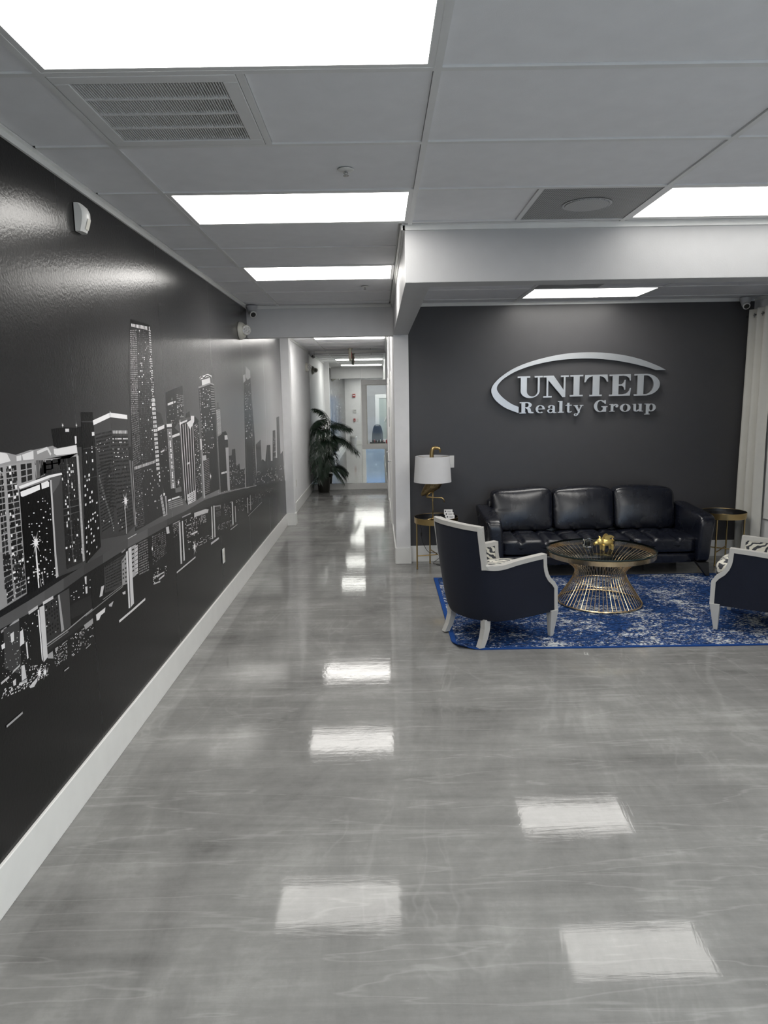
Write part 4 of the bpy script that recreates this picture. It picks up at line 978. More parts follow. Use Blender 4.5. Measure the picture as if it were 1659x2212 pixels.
o = wallbox('fire_alarm', 'red fire alarm strobe on the front wall, seen in the mirror', 'alarm', -.98, 2.03, .12, .14, .05, 'red')
MB().box(-.045, .045, .05, .056, -.02, .02).build('strobe_lens', 'white', o)
o = wallbox('thermostat', 'white thermostat on the front wall, seen in the mirror', 'thermostat', -.95, 1.40, .13, .14, .03, 'white'); MB().box(-.04, .04, .03, .033, -.01, .045).build('display', 'greyplastic', o)
o = wallbox('pull_station', 'dark red fire alarm pull station in the mirror', 'alarm', -.98, 1.03, .085, .12, .04, 'red'); MB().box(-.03, .03, .04, .05, -.02, .0).build('pull_bar', 'white', o)
o = wallbox('light_switch', 'white light switch beside the pull station in the mirror', 'switch', -.85, 1.03, .075, .115, .008, 'white'); MB().box(-.008, .008, .008, .018, -.012, .012).build('toggle', 'white', o)
t = thing('waste_bin', 'pale waste bin by the front wall, seen in the mirror', 'bin', (-1.03, YF+.2, 0))
MB().lathe([(.11, 0), (.14, .36), (.132, .36), (.105, .01)], n=24, cap=False).build('bin_body', 'greyplastic', t, smooth=True); MB().lathe([(.0, .006), (.11, .006), (.11, 0)], n=24, cap=False).build('bin_bottom', 'greyplastic', t)
MB().lathe([(.148, .33), (.15, .37), (.138, .37)], n=24, cap=False).build('bag_rim', 'white', t, smooth=True)

# ================================================================== WALL AND CEILING FITTINGS
def dome_camera(x, y, z, rz, label):
    t = thing('security_camera', label, 'camera', (x, y, z), rz, 'turret security cameras')
    MB().lathe([(.058, 0), (.058, -.018), (.046, -.05), (.04, -.062)], n=28).build('mount', 'greyplastic', t, smooth=True)
    a = V((.15, -.80, -.58)).normalized(); c0 = V((0, -.006, -.064))
    w = MB().ball(c0, .040, 20); w.tube([c0+a*.01, c0+a*.045], .037, 24); cb = w.build('camera_ball', 'greyplastic', t, smooth=True)
    w = MB().tube([c0+a*.045, c0+a*.052], [.037, .034], 24); w.build('lens_ring', 'white', cb, smooth=True)
    MB().tube([c0+a*.050, c0+a*.0535], .026, 24).build('lens', 'black', cb)
dome_camera(-1.283, 7.372, H-.004, .25, 'turret security camera in the corner above the mural by the header')
dome_camera(3.835, 7.37, H-.004, -.35, 'turret security camera in the corner above the curtain')
dome_camera(-1.285, 13.92, H-.004, .2, 'turret security camera at the corridor end by the mirror')
def emergency_light(x, y, z, label):
    t = thing('emergency_light', label, 'emergency light', (x, y, z), 0, 'round emergency lights')
    w = MB(); sec = []
    for k in range(6):
        f_ = k/5; rr_ = 1-.28*f_**2
        sec.append([(f_*.052, .105*rr_*math.cos(2*PI*j/24)*(1+.12*math.cos(4*PI*j/24)), .088*rr_*math.sin(2*PI*j/24)) for j in range(24)])
    w.grid(sec, closed=True); w.add([tuple(p) for p in sec[-1]], [tuple(range(24))]); w.add([tuple(p) for p in sec[0]], [tuple(range(23, -1, -1))]); w.build('housing', 'cream', t, smooth=True)
    a = V((.55, -.80, -.10)).normalized(); c0 = V((.055, -.03, .005))
    lh = MB().tube([c0-a*.01, c0+a*.035, c0+a*.043], [.042, .050, .047], 24).build('lamp_head', 'cream', t, smooth=True)
    MB().tube([c0+a*.042, c0+a*.046], .042, 24).build('lamp_lens', 'chrome', lh)
    for k in range(7):
        b_ = a.orthogonal().normalized(); c_ = a.cross(b_); q = 2*PI*k/6; r_ = .026 if k < 6 else 0
        MB().ball(c0+a*.045+b_*r_*math.cos(q)+c_*r_*math.sin(q), .009, 8).build('led_lens', 'white', lh, smooth=True)
emergency_light(XL+.004, 7.03, 2.475, 'round cream emergency light high on the mural by the header')
emergency_light(XL, 13.38, 2.43, 'round cream emergency light on the corridor wall by the mirror')
# motion sensor
t = thing('motion_sensor', 'white wedge shaped motion sensor high on the mural', 'sensor', (XL+.004, 3.327, 2.545))
w = MB(); sec = []
for z, d_, wd_ in [(0, .030, .036), (.03, .042, .036), (.06, .050, .036), (.085, .050, .036), (.108, .040, .035), (.124, .022, .033)]:
    sec.append([(0, -wd_, z), (d_*.7, -wd_, z), (d_, -wd_*.55, z), (d_*1.03, 0, z), (d_, wd_*.55, z), (d_*.7, wd_, z), (0, wd_, z)])
w.grid(sec); w.add(sec[-1], [tuple(range(7))]); w.add(sec[0], [tuple(range(6, -1, -1))]); sb_ = w.build('sensor_body', 'white', t, smooth=True)
w = MB(); w.grid([[(d_*1.03+.0015, y_, z_) for y_ in (-.017, 0, .017)] for z_, d_ in [(.012, .036), (.035, .044), (.058, .0497)]]); w.build('sensor_lens', 'cream', sb_, smooth=True)
# outlets
def outlet(x, y, z, label):
    o = MB().box(0, .006, -.037, .037, -.062, .062).build('wall_outlet', 'white', bev=.002, loc=(x, y, z)); tag(o, label, 'outlet', 'wall outlets')
    for s_ in (-.026, .026): MB().lathe([(.017, .004), (.017, .009)], (0, 0, s_), 18, 'x').build('socket', 'cream', o)
outlet(XL+.005, 5.80, .475, 'white power outlet low on the dark part of the mural')
outlet(XCL, 11.2, .47, 'white power outlet low on the corridor wall by the pilaster')
o = MB().box(-.045, .045, -.006, 0, -.066, .066).build('wall_switch', 'white', bev=.002, loc=(.772, YB, 1.103)); tag(o, 'white switch plate on the charcoal wall half hidden by the lampshade', 'switch')
MB().box(-.016, .016, -.010, -.006, -.033, .033).build('rocker', 'white', o)
# hanging exit sign in the corridor, edge-on
t = thing('hanging_exit_sign', 'beige exit sign hanging edge-on from the corridor ceiling by the mirror', 'sign', (-.50, 13.3, H))
MB().lathe([(.05, 0), (.05, -.016)], n=20).build('canopy', 'exitbox', t); MB().box(-.024, .024, -.15, .15, -.235, -.016).build('sign_housing', 'exitbox', t, bev=.004)
for s_ in (-1, 1):
    w = MB()
    for k in range(4): w.box(min(s_*.024, s_*.027), max(s_*.024, s_*.027), -.12+k*.065, -.08+k*.065, -.19, -.07)
    w.build('lettering', 'redlit', t)

# ================================================================== WALL SIGN
def smp(pts, n=6): return [(p.x, p.y) for p in spline(pts, n)]
sign = thing('wall_sign', 'brushed metal UNITED Realty Group sign with a swoosh on the charcoal wall', 'sign', (0, YB, 0))
SY0, SY1 = -.042, -.016
KX, KZ = 1.2483e-3, 1.2510e-3                  # metres per drawing unit
def sxz(x, y): return (1.21+(x-80)*KX*1.0005, 1.868-(y-400)*KZ-(x-80)*2.05e-5)
outer = [(1565, 238), (1480, 198), (1330, 145), (1150, 108), (930, 92), (700, 105), (480, 150), (300, 212), (180, 282), (108, 347), (80, 402), (92, 455), (132, 507), (210, 560), (315, 600)]
inner = [(315, 548), (250, 520), (180, 470), (137, 422), (127, 387), (145, 350), (200, 300), (300, 245), (450, 195), (650, 157), (880, 143), (1080, 154), (1250, 180), (1400, 215), (1480, 240)]
ou = smp(outer); inn_ = smp(inner)[::-1]
w = MB(); n = len(ou)
a_ = [sxz(*p) for p in ou]; b_ = [sxz(*p) for p in inn_]
vs = [(p[0], SY0, p[1]) for p in a_]+[(p[0], SY0, p[1]) for p in b_]+[(p[0], SY1, p[1]) for p in a_]+[(p[0], SY1, p[1]) for p in b_]
fs = []
for i in range(n-1): fs += [(i, i+1, n+i+1, n+i), (2*n+i, 3*n+i, 3*n+i+1, 2*n+i+1), (i, 2*n+i, 2*n+i+1, i+1), (n+i, n+i+1, 3*n+i+1, 3*n+i)]
fs += [(0, n, 3*n, 2*n), (n-1, 3*n-1, 4*n-1, 2*n-1)]
w.add(vs, fs); w.build('swoosh', 'steel', sign)
def arc(cx, cy, rx, ry, ix, iy, a0, a1, icx=None, n=20):     # crescent between two ellipses
    icx = cx if icx is None else icx
    o_ = [(cx+rx*math.cos(a0+(a1-a0)*i/n), cy+ry*math.sin(a0+(a1-a0)*i/n)) for i in range(n+1)]
    i_ = [(icx+ix*math.cos(a0+(a1-a0)*i/n), cy+iy*math.sin(a0+(a1-a0)*i/n)) for i in range(n+1)]
    return ('S', o_, i_)
def rc(x0, y0, x1, y1): return ('P', [(x0, y0), (x1, y0), (x1, y1), (x0, y1)])
def pg(*p): return ('P', list(p))
SR = .07
GL = {
 'U': [rc(0, 1-SR, .5, 1), rc(.67, 1-SR, 1, 1), rc(.125, .30, .37, 1), rc(.80, .30, .88, 1), arc(.5025, .32, .3775, .32, .215, .25, PI, 2*PI, .585)],
 'N': [rc(0, 0, .34, SR), rc(.68, 1-SR, 1, 1), rc(.125, SR, .195, .93), rc(.80, 0, .87, 1), pg((.0, 1), (.0, .93), (.10, .93), (.76, 0), (.87, 0), (.87, .22), (.40, 1))],
 'I': [rc(0, 0, 1, SR), rc(0, 1-SR, 1, 1), rc(.27, 0, .73, 1)],
 'T': [rc(.22, 0, .75, SR), rc(.35, 0, .64, 1), rc(.03, 1-SR, .97, 1), pg((.03, 1), (0, .66), (.05, .66), (.12, .80), (.22, .90), (.36, .94), (.36, 1)), pg((.97, 1), (.64, 1), (.64, .94), (.78, .90), (.88, .80), (.95, .66), (1, .66))],
 'E': [rc(0, 0, .5, SR), rc(0, 1-SR, .5, 1), rc(.15, 0, .43, 1), rc(.4, 0, .95, SR), rc(.4, 1-SR, .97, 1), pg((.97, 1), (.60, 1), (.60, .94), (.80, .90), (.90, .82), (.94, .70), (.98, .70)), pg((1, .36), (.95, .36), (.91, .22), (.80, .11), (.60, .06), (.60, 0), (.96, 0)), rc(.4, .47, .70, .54), pg((.74, .74), (.70, .74), (.66, .62), (.58, .54), (.58, .47), (.66, .40), (.70, .28), (.74, .28))],
 'D': [rc(0, 0, .5, SR), rc(0, 1-SR, .5, 1), rc(.13, 0, .37, 1), arc(.42, .5, .58, .5, .335, .44, -PI/2, PI/2)],
 'R': [rc(0, 0, .46, .09), rc(0, .91, .5, 1), rc(.13, 0, .40, 1), arc(.5, .74, .37, .26, .14, .18, -PI/2, PI/2), rc(.38, .48, .52, .56), pg((.50, .54), (.66, .52), (.78, .42), (.84, .14), (1, .10), (1, .0), (.78, 0), (.62, .06), (.56, .34), (.44, .49))],
 'e': [arc(.5, .5, .5, .5, .24, .42, .0, 1.72*PI), rc(.2, .47, .98, .56), rc(.78, .47, 1.0, .56)],
 'a': [arc(.36, .28, .36, .28, .16, .19, .2*PI, 1.9*PI), rc(.55, .10, .82, .78), arc(.44, .74, .38, .26, .12, .18, 0, .95*PI), pg((.80, .18), (.84, .08), (1, .10), (1, .02), (.86, 0), (.66, 0), (.58, .14)), ('P', [(.10, .76), (.28, .76), (.28, .60), (.10, .60)])],
 'l': [rc(0, 0, 1, .08), rc(.25, 0, .75, 1), rc(.0, .93, .5, 1)],
 't': [rc(.25, .12, .62, 1), rc(0, .70, 1, .79), pg((.62, .12), (.70, .08), (1, .16), (1, .06), (.74, 0), (.44, 0), (.25, .08), (.25, .2))],
 'y': [rc(0, .92, .46, 1), rc(.62, .92, 1, 1), pg((.10, .95), (.38, .95), (.66, .40), (.58, .22)), pg((.74, .95), (.86, .95), (.46, .10), (.30, .0), (.36, .16)), arc(.24, .12, .20, .12, .07, .05, 0, 2*PI)],
 'G': [arc(.48, .5, .48, .5, .24, .43, .22*PI, 1.78*PI), rc(.55, .40, 1.02, .48), rc(.68, .02, .92, .44), pg((.80, .98), (.88, .98), (.88, .68), (.80, .68), (.70, .86))],
 'r': [rc(0, 0, .62, .10), rc(.0, .90, .45, 1), rc(.16, 0, .46, 1), arc(.74, .72, .30, .28, .14, .14, 0, PI), arc(.84, .68, .15, .15, .01, .01, 0, 2*PI)],
 'o': [arc(.5, .5, .5, .5, .22, .42, 0, 2*PI)],
 'u': [rc(0, .91, .34, 1), rc(.5, .91, .84, 1), rc(.10, .25, .34, 1), rc(.62, 0, .86, 1), rc(.80, 0, 1, .09), arc(.38, .27, .28, .27, .06, .16, PI, 2*PI, .42)],
 'p': [rc(0, 0, .48, .07), rc(.0, .93, .36, 1), rc(.12, 0, .37, 1), arc(.58, .64, .42, .36, .16, .29, 0, 2*PI)],
}
BOX = [('U', 303, 518, 290, 473), ('N', 523, 740, 285, 467), ('I', 750, 862, 280, 460), ('T', 872, 1075, 278, 458), ('E', 1085, 1272, 275, 455), ('D', 1297, 1518, 270, 452),
 ('R', 323, 443, 507, 603), ('e', 460, 540, 532, 601), ('a', 560, 640, 532, 600), ('l', 650, 703, 498, 597), ('t', 717, 770, 513, 596), ('y', 785, 870, 532, 625),
 ('G', 960, 1075, 490, 592), ('r', 1093, 1168, 524, 588), ('o', 1183, 1275, 522, 590), ('u', 1290, 1383, 522, 588), ('p', 1395, 1492, 520, 612)]
for ch, x0, x1, y0, y1 in BOX:
    w = MB(); tilt = -.025
    def T(p): return sxz(x0+p[0]*(x1-x0), y1-p[1]*(y1-y0)+tilt*(p[0]-.5)*(x1-x0))
    for k, sh in enumerate(GL[ch]):
        e_ = k*.00012
        if sh[0] == 'P': w.prism([T(p) for p in sh[1]], SY0-e_, SY1)
        else:
            A_, B_ = sh[1], sh[2]
            for i in range(len(A_)-1): w.prism([T(A_[i]), T(A_[i+1]), T(B_[i+1]), T(B_[i])], SY0-e_, SY1)
    w.build('letter', 'steel', sign)

# ================================================================== SEATING ALCOVE
# rug with one curled corner
RX, RY = 3.2, 2.02
t_rows = []
nx, ny = 64, 40
def rugp(i, j, z):
    x = RX*i/nx; y = RY*j/ny
    d_ = (x+y)
    lift = max(0, .17-d_)
    return (x+lift*.20, y+lift*.20, z+lift*.16)
w = MB(); top = [[rugp(i, j, .009) for i in range(nx+1)] for j in range(ny+1)]; bot = [[rugp(i, j, .001) for i in range(nx+1)] for j in range(ny+1)]
w.grid(top); w.grid(bot)
edge_t = top[0]+[r[-1] for r in top[1:]]+top[-1][-2::-1]+[r[0] for r in top[-2:0:-1]]
edge_b = bot[0]+[r[-1] for r in bot[1:]]+bot[-1][-2::-1]+[r[0] for r in bot[-2:0:-1]]
w.grid([edge_b, edge_t], closed=True)
rug = w.build('area_rug', 'rug', smooth=True, loc=(.508, 4.685, .0005)); rug.rotation_euler.z = -.010
tag(rug, 'faded royal blue and white area rug with a curled near corner', 'rug')

# sofa
sofa = thing('leather_sofa', 'three seat navy black leather sofa against the charcoal wall', 'sofa', (2.155, 6.98, 0))
SX = 1.115
def seatfn(q):
    z = q.z
    if q.z > 0:
        u, v_ = q.x/.325, q.y/.30
        z += .020*(1-u*u)*(1-v_*v_)
        for sxm in (-.36, .36): z -= .030*math.exp(-((u-sxm)/.055)**2)
        z -= .020*math.exp(-((v_-.15)/.06)**2)
    return V((q.x, q.y, z))
for k in range(3):
    x = (k-1)*.652
    c = rbox(.648, .60, .155, 26, 9, seatfn).build('seat_cushion', 'leather', sofa, smooth='all', loc=(x, -.065, .312))
    def backfn(q, k=k):
        u, v_ = q.x/.32, q.z/.21
        y = q.y + (-.035*(1-u*u)*(1-v_*v_) if q.y < 0 else 0) + .17*(q.z+.21)/.42*.55
        z = q.z + .012*math.sin(u*2.2+k)*(v_ > 0)
        return V((q.x, y, z))
    rbox(.638, .17, .43, 20, 8, backfn).build('back_cushion', 'leather', sofa, smooth='all', loc=((k-1)*.642-.015, .175, .612))
w = rbox(1.975, .74, .10, 10, 14, lambda q: q+V((0, .0, .183))); w.build('seat_base', 'leather', sofa, smooth='all')
w = rbox(2.0, .12, .58, 10, 12, lambda q: q+V((0, .33+.05*(q.z/.29), .45))); w.build('back_frame', 'leather', sofa, smooth='all')
for s_ in (-1, 1):
    def armfn(q, s_=s_):
        h = (q.z+.25)/.5
        fl_ = .055*h*h - .02*h
        z = q.z+.385
        if q.z > 0: z += .03*(q.y/.42)
        taper = 1-.22*(1-h)
        return V((q.x*taper+s_*(1.015+fl_), q.y-.005, z))
    rbox(.17, .83, .50, 14, 8, armfn).build('arm', 'leather', sofa, smooth='all')
    for yy, s2 in ((-.36, -1), (.34, 1)):
        x = s_*1.01; z_ = .0105 if s2 < 0 else 0
        MB().hexa([(x+s_*.05-.017, yy+s2*.04-.017, z_), (x+s_*.05+.017, yy+s2*.04-.017, z_), (x+s_*.05+.017, yy+s2*.04+.017, z_), (x+s_*.05-.017, yy+s2*.04+.017, z_)],
                  [(x-.06, yy-.04, .145), (x+.06, yy-.04, .145), (x+.06, yy+.04, .145), (x-.06, yy+.04, .145)]).build('leg', 'black', sofa, bev=.004)
MB().tube([(.55, -.1, 0), (.55, -.1, .14)], .012, 8).build('support_foot', 'black', sofa)

# armchair
def armchair(loc, rz, label):
    t = thing('armchair', label, 'armchair', loc, rz, 'navy velvet armchairs with zebra lining')
    Pb = [(-.032, 0), (-.026, .08), (0, .16), (.05, .235), (.121, .285), (.22, .305), (.32, .312), (.47, .312), (.66, .308)]
    Pt = [(-.112, 0), (-.109, .08), (-.099, .16), (-.078, .232), (-.055, .285), (.06, .30), (.20, .303), (.38, .300), (.66, .296)]
    def plan(z, off=0):
        mx_ = max(0, min(1, (z-.2)/.67))**.5
        pts = spline([(a[0]*(1-mx_)+c2[0]*mx_, a[1]*(1-mx_)+c2[1]*mx_, 0) for a, c2 in zip(Pb, Pt)], 8)
        if off:
            o_ = []
            for i, p in enumerate(pts):
                d_ = (pts[min(i+1, len(pts)-1)]-pts[max(i-1, 0)]).normalized(); o_.append(p+V((d_.y, -d_.x, 0))*off)
            pts = o_
        return pts
    def ffront(z):
        pr_ = [(.19, .626), (.36, .624), (.385, .612), (.415, .572), (.445, .545), (.485, .526), (.525, .517), (.62, .511)]
        for (z0, f0), (z1, f1) in zip(pr_[:-1], pr_[1:]):
            if z <= z1: return f0+(f1-f0)*max(0, (z-z0))/(z1-z0)
        return .511
    def cut(pts, f1):
        out = []
        for i, p in enumerate(pts):
            if p.x > f1 and i > 3:
                a = pts[i-1]; k_ = (f1-a.x)/(p.x-a.x); out.append(a+(p-a)*k_); break
            out.append(p)
        return out
    def resample(pts, n_):
        L_ = [0]
        for a, c2 in zip(pts[:-1], pts[1:]): L_.append(L_[-1]+(c2-a).length)
        out = []; j = 0
        for i in range(n_+1):
            s2 = L_[-1]*i/n_
            while j < len(L_)-2 and L_[j+1] < s2: j += 1
            k_ = (s2-L_[j])/max(1e-9, L_[j+1]-L_[j]); out.append(pts[j]+(pts[j+1]-pts[j])*k_)
        return out
    def armtop(p):     # arm rail height along the side
        x = p.x
        return .603-.022*math.exp(-((x-.10)/.13)**2)+.010*max(0, (x-.3)/.2)
    NCOL = 26
    def side(off):
        lo, hi = [], []
        for i in range(13):
            z = .19+(.60-.19)*i/12
            pts = resample(cut(plan(z, off), ffront(z)), NCOL)
            row = [V((p.x, p.y, (.19+(armtop(p)-.19)*i/12))) for p in pts]
            lo.append([V((p.x, -p.y, p.z)) for p in row[::-1]][:-1]+row)
        for i in range(9):
            z = .60+(.872-.60)*i/8
            pl = plan(z, off); wing = [p for p in pl if p.y <= .286-off*.2]
            wing = [p for p in wing if p.x < .03][:33]
            row = [V((p.x, p.y, z-.004*(p.y/.28)**2)) for p in resample(wing, 16)]
            hi.append([V((p.x, -p.y, p.z)) for p in row[::-1]][:-1]+row)
        return lo, hi
    lo, hi = side(0); li, hi2 = side(.045)
    def shell(a, rows2, name, mat):
        w = MB(); w.grid(a); w.grid(rows2); w.build(name, mat, t, smooth='all')
    shell(lo, hi, 'outer_shell', 'navy'); shell(li, hi2, 'inner_lining', 'zebra')
    w = MB(); w.grid([lo[0], li[0]]); w.build('underside', 'black', t)
    # wooden show frame: up the front, along the arm, up the wing and across the back
    def mid(a, c2): return (a+c2)/2
    nlo = len(lo[0])
    right = [mid(lo[i][-1], li[i][-1]) for i in range(13)]                     # front edge, bottom to top
    arm = [mid(lo[-1][nlo-1-i], li[-1][nlo-1-i]) for i in range(1, NCOL)]
    nh = len(hi[0]); post = [mid(hi[i][-1], hi2[i][-1]) for i in range(9)]
    arm = [p for p in arm if p.x > post[0].x+.012]
    topr = [mid(hi[-1][nh-1-i], hi2[-1][nh-1-i]) for i in range(1, nh//2+1)]
    for p in topr: p.z += .004
    half = right+arm+post+topr
    def sweep(path, name):
        w = MB(); hw, hh = .027, .016
        for a, c2 in ((0, 1),):
            pass
        vs = []; n_ = len(path)
        for i, p in enumerate(path):
            tg = (path[min(i+1, n_-1)]-path[max(i-1, 0)]).normalized()
            # sideways = horizontal direction through the shell thickness
            out = V((p.x-.30, p.y*1.0, 0)); 
            if abs(p.y) > .27 and p.x > 0: out = V((0, p.y, 0))
            elif p.x < .05: out = V((p.x-.42, p.y*1.25, 0))
            out = (out-tg*out.dot(tg)).normalized(); nn = tg.cross(out)
            vs.append([p+out*hw+nn*hh, p-out*hw+nn*hh, p-out*hw-nn*hh, p+out*hw-nn*hh])
        w.grid(vs, closed=True); w.add(vs[0], [(0, 1, 2, 3)]); w.add(vs[-1], [(3, 2, 1, 0)])
        w.build(name, 'frame', t)
    def clean(path):
        o_ = [path[0]]
        for p in path[1:]:
            if (p-o_[-1]).length > .006: o_.append(p)
        return o_
    def pieces(sg):
        fl2 = lambda L_: [V((p.x, p.y*sg, p.z)) for p in L_]
        sweep(fl2(clean(right)), 'front_rail')
        a2 = clean(arm); e0 = right[-1]+V((.016, 0, .004)); sweep(fl2([e0]+[p+V((0, 0, .004)) for p in a2]+[V((post[0].x-.01, post[0].y, .606))]), 'arm_rail')
        sweep(fl2([post[0]+V((0, 0, -.012))]+clean(post)[1:-1]+[post[-1]+V((0, 0, .016))]), 'wing_post')
    pieces(1); pieces(-1)
    tr = clean(topr); full = [post[-1]+V((.012, 0, .004))]+tr; full = full+[V((p.x, -p.y, p.z)) for p in full[-2::-1]]
    sweep(full, 'top_rail')
    # seat
    def sf(q):
        x = q.x+.315; hwid = .27 if x > .2 else .27-.10*((.2-x)/.26)**2
        y = q.y/.26*hwid
        z = q.z+.43+(.03*(1-(q.x/.33)**2)*(1-(q.y/.27)**2) if q.z > 0 else 0)
        return V((x, y, z))
    rbox(.655, .50, .15, 14, 5, sf).build('seat_cushion', 'zebra', t, smooth='all')
    w = MB(); w.box(.56, .612, -.265, .265, .20, .375); w.build('seat_apron', 'zebra', t, bev=.012)
    w = MB(); w.box(.10, .57, -.25, .25, .195, .215); w.build('seat_board', 'black', t)
    for sg in (-1, 1):
        c_ = [(.02, .20), (.015, .13), (-.005, .06), (-.035, 0)]
        sec = []
        for i, (dx, z) in enumerate(c_):
            x = .03+dx; y = sg*(.205+.012*i/3); h_ = .026-.004*i/3
            sec.append([(x-h_, y-h_, z), (x+h_, y-h_, z), (x+h_, y+h_, z), (x-h_, y+h_, z)])
        w = MB(); w.grid(sec, closed=True); w.add(sec[0], [(0, 1, 2, 3)]); w.add(sec[-1], [(3, 2, 1, 0)]); w.build('leg', 'frame', t)
        y = sg*.292; w = MB().hexa([(.578, y-.015, 0), (.606, y-.015, 0), (.606, y+.015, 0), (.578, y+.015, 0)], [(.570, y-.03, .20), (.640, y-.03, .20), (.640, y+.03, .20), (.570, y+.03, .20)]); w.build('leg', 'frame', t, bev=.002)
    return t
armchair((.6, 4.9, .0105), math.radians(29), 'navy velvet armchair with pale wood trim, seen from behind at the rug left')
armchair((3.186, 4.897, .0105), math.radians(144), 'navy velvet armchair with zebra lining cut by the right picture edge')

# wire coffee table
ct = thing('coffee_table', 'round glass topped gold wire coffee table on the blue rug', 'coffee table', (1.89, 5.77, .0105))
prof = spline([(.352, .016), (.300, .095), (.248, .175), (.218, .235), (.212, .275), (.232, .315), (.29, .362), (.36, .400), (.428, .432)], 4)
NW = 60
wire = MB().tube([(p.x, 0, p.y) for p in prof], .0032, 6).mesh('wire', 'brightgold', True)
for k in range(NW): inst(wire, 'wire', ct, (0, 0, 0), 2*PI*k/NW)
def ring(r, z, rr_, name, mat='brightgold', n_=64):
    return MB().tube([(r*math.cos(2*PI*k/n_), r*math.sin(2*PI*k/n_), z) for k in range(n_)], rr_, 8, closed=True).build(name, mat, ct, smooth=True)
ring(.352, .010, .007, 'base_ring'); ring(.205, .18, .0035, 'inner_ring')
MB().lathe([(.434, .418), (.450, .418), (.455, .458), (.446, .458), (.441, .424), (.434, .424)], n=72, cap=False).build('top_band', 'brightgold', ct, smooth=True)
MB().lathe([(.0, .459), (.450, .459), (.456, .463), (.456, .468), (.450, .472), (.0, .472)], n=72, cap=False).build('glass_top', 'tableglass', ct, smooth=True)
MB().lathe([(.4455, .4585), (.4565, .4628), (.4565, .4685), (.4505, .4728)], n=72, cap=False).build('glass_edge', plain('dark_green_glass_edge', (.02, .03, .028), .08), ct, smooth=True)

# winged pig
zt = .0105+.4725
pg_ = thing('pig_figurine', 'small gold winged pig figurine on the glass coffee table', 'figurine', (1.905, 5.70, zt), math.radians(12))
w = MB(); w.ball((.012, 0, .068), (.060, .035, .032), 18); w.ball((-.052, 0, .075), (.034, .030, .030), 16); w.tube([(-.07, 0, .070), (-.098, 0, .062)], [.018, .014], 14)
for x in (-.028, .052):
    for y in (-.020, .020): w.tube([(x, y, .05), (x*1.05, y*1.05, .002)], [.015, .0085], 10)
for y in (-.018, .018): w.tube([(-.045, y, .096), (-.040, y*1.35, .113), (-.052, y*1.5, .120)], [.012, .008, .002], 8)
o = w.build('pig_body', 'pig', pg_, smooth='all'); md = o.modifiers.new('blend', 'REMESH'); md.mode = 'VOXEL'; md.voxel_size = .0026; md.use_smooth_shade = True
sm = o.modifiers.new('soften', 'SMOOTH'); sm.iterations = 3; sm.factor = .5
for sg in (-1, 1):
    w = MB(); sec = []
    for i in range(7):
        f_ = i/6; cx_ = -.005+.055*f_; cz_ = .095+.030*math.sin(f_*2.2); wd_ = .020*(1-f_*.75)+.003
        sec.append([(cx_-wd_*.6, sg*(.018+.028*f_), cz_+wd_), (cx_+wd_*.6, sg*(.022+.028*f_), cz_), (cx_, sg*(.016+.028*f_), cz_-wd_)])
    w.grid(sec, closed=True); w.add(sec[-1], [(0, 1, 2)]); w.build('wing', 'pig', pg_, smooth=True)
MB().tube([(.07+.012*math.sin(k*.9)*.6, .010*math.cos(k*.9), .075+k*.003) for k in range(9)], .0028, 6).build('tail', 'pig', pg_, smooth=True)
for sg in (-1, 1): MB().ball((-.074, sg*.016, .088), .0035, 8).build('eye', 'black', pg_)
MB().lathe([(.0145, 0), (.0145, .004)], (-.103, 0, .0605), 14, 'x').build('snout_disc', 'pig', pg_)
gb = thing('glass_block', 'clear crystal block beside the gold pig on the coffee table', 'paperweight', (1.795, 5.83, zt), .2)
MB().box(-.032, .032, -.028, .028, 0, .075).build('block', 'glass', gb, bev=.004)
w = rbox(.035, .03, .04, 6, 3, lambda q: q+V((.0, 0, .034))); w.build('etched_core', 'white', gb, smooth='all')

# side tables
def side_table(loc, rz, label):
    t = thing('side_table', label, 'side table', loc, rz, 'round brass side tables with black tops')
    MB().lathe([(.226, .497), (.2285, .495), (.230, .555), (.2275, .556), (.2265, .552)], n=48, cap=False).build('rim', 'gold', t, smooth=True)
    MB().lathe([(.2262, .553), (.2235, .53), (.222, .5225)], n=48, cap=False).build('tray_liner', 'black', t, smooth=True)
    MB().lathe([(.0, .515), (.2245, .515), (.2245, .522), (.0, .522)], n=48, cap=False).build('top', 'blackglass', t)
    for k in range(4):
        a = PI/2*k; lg = MB().tube([(.213*math.cos(a), .213*math.sin(a), .02), (.213*math.cos(a), .213*math.sin(a), .497)], .0085, 10).build('leg', 'gold', t, smooth=True)
        MB().ball((.213*math.cos(a), .213*math.sin(a), .0105), .0105, 10).build('ball_foot', 'gold', lg, smooth=True)
    MB().tube([(.213, 0, .145), (-.213, 0, .145)], .006, 8).build('stretcher', 'gold', t, smooth=True)
    MB().tube([(0, .213, .158), (0, -.213, .158)], .006, 8).build('stretcher', 'gold', t, smooth=True)
    return t
side_table((.592, 7.150, 0), math.radians(14), 'round brass side table under the flamingo lamp beside the column')
side_table((3.622, 7.150, 0), math.radians(50), 'round brass side table between sofa and curtain')

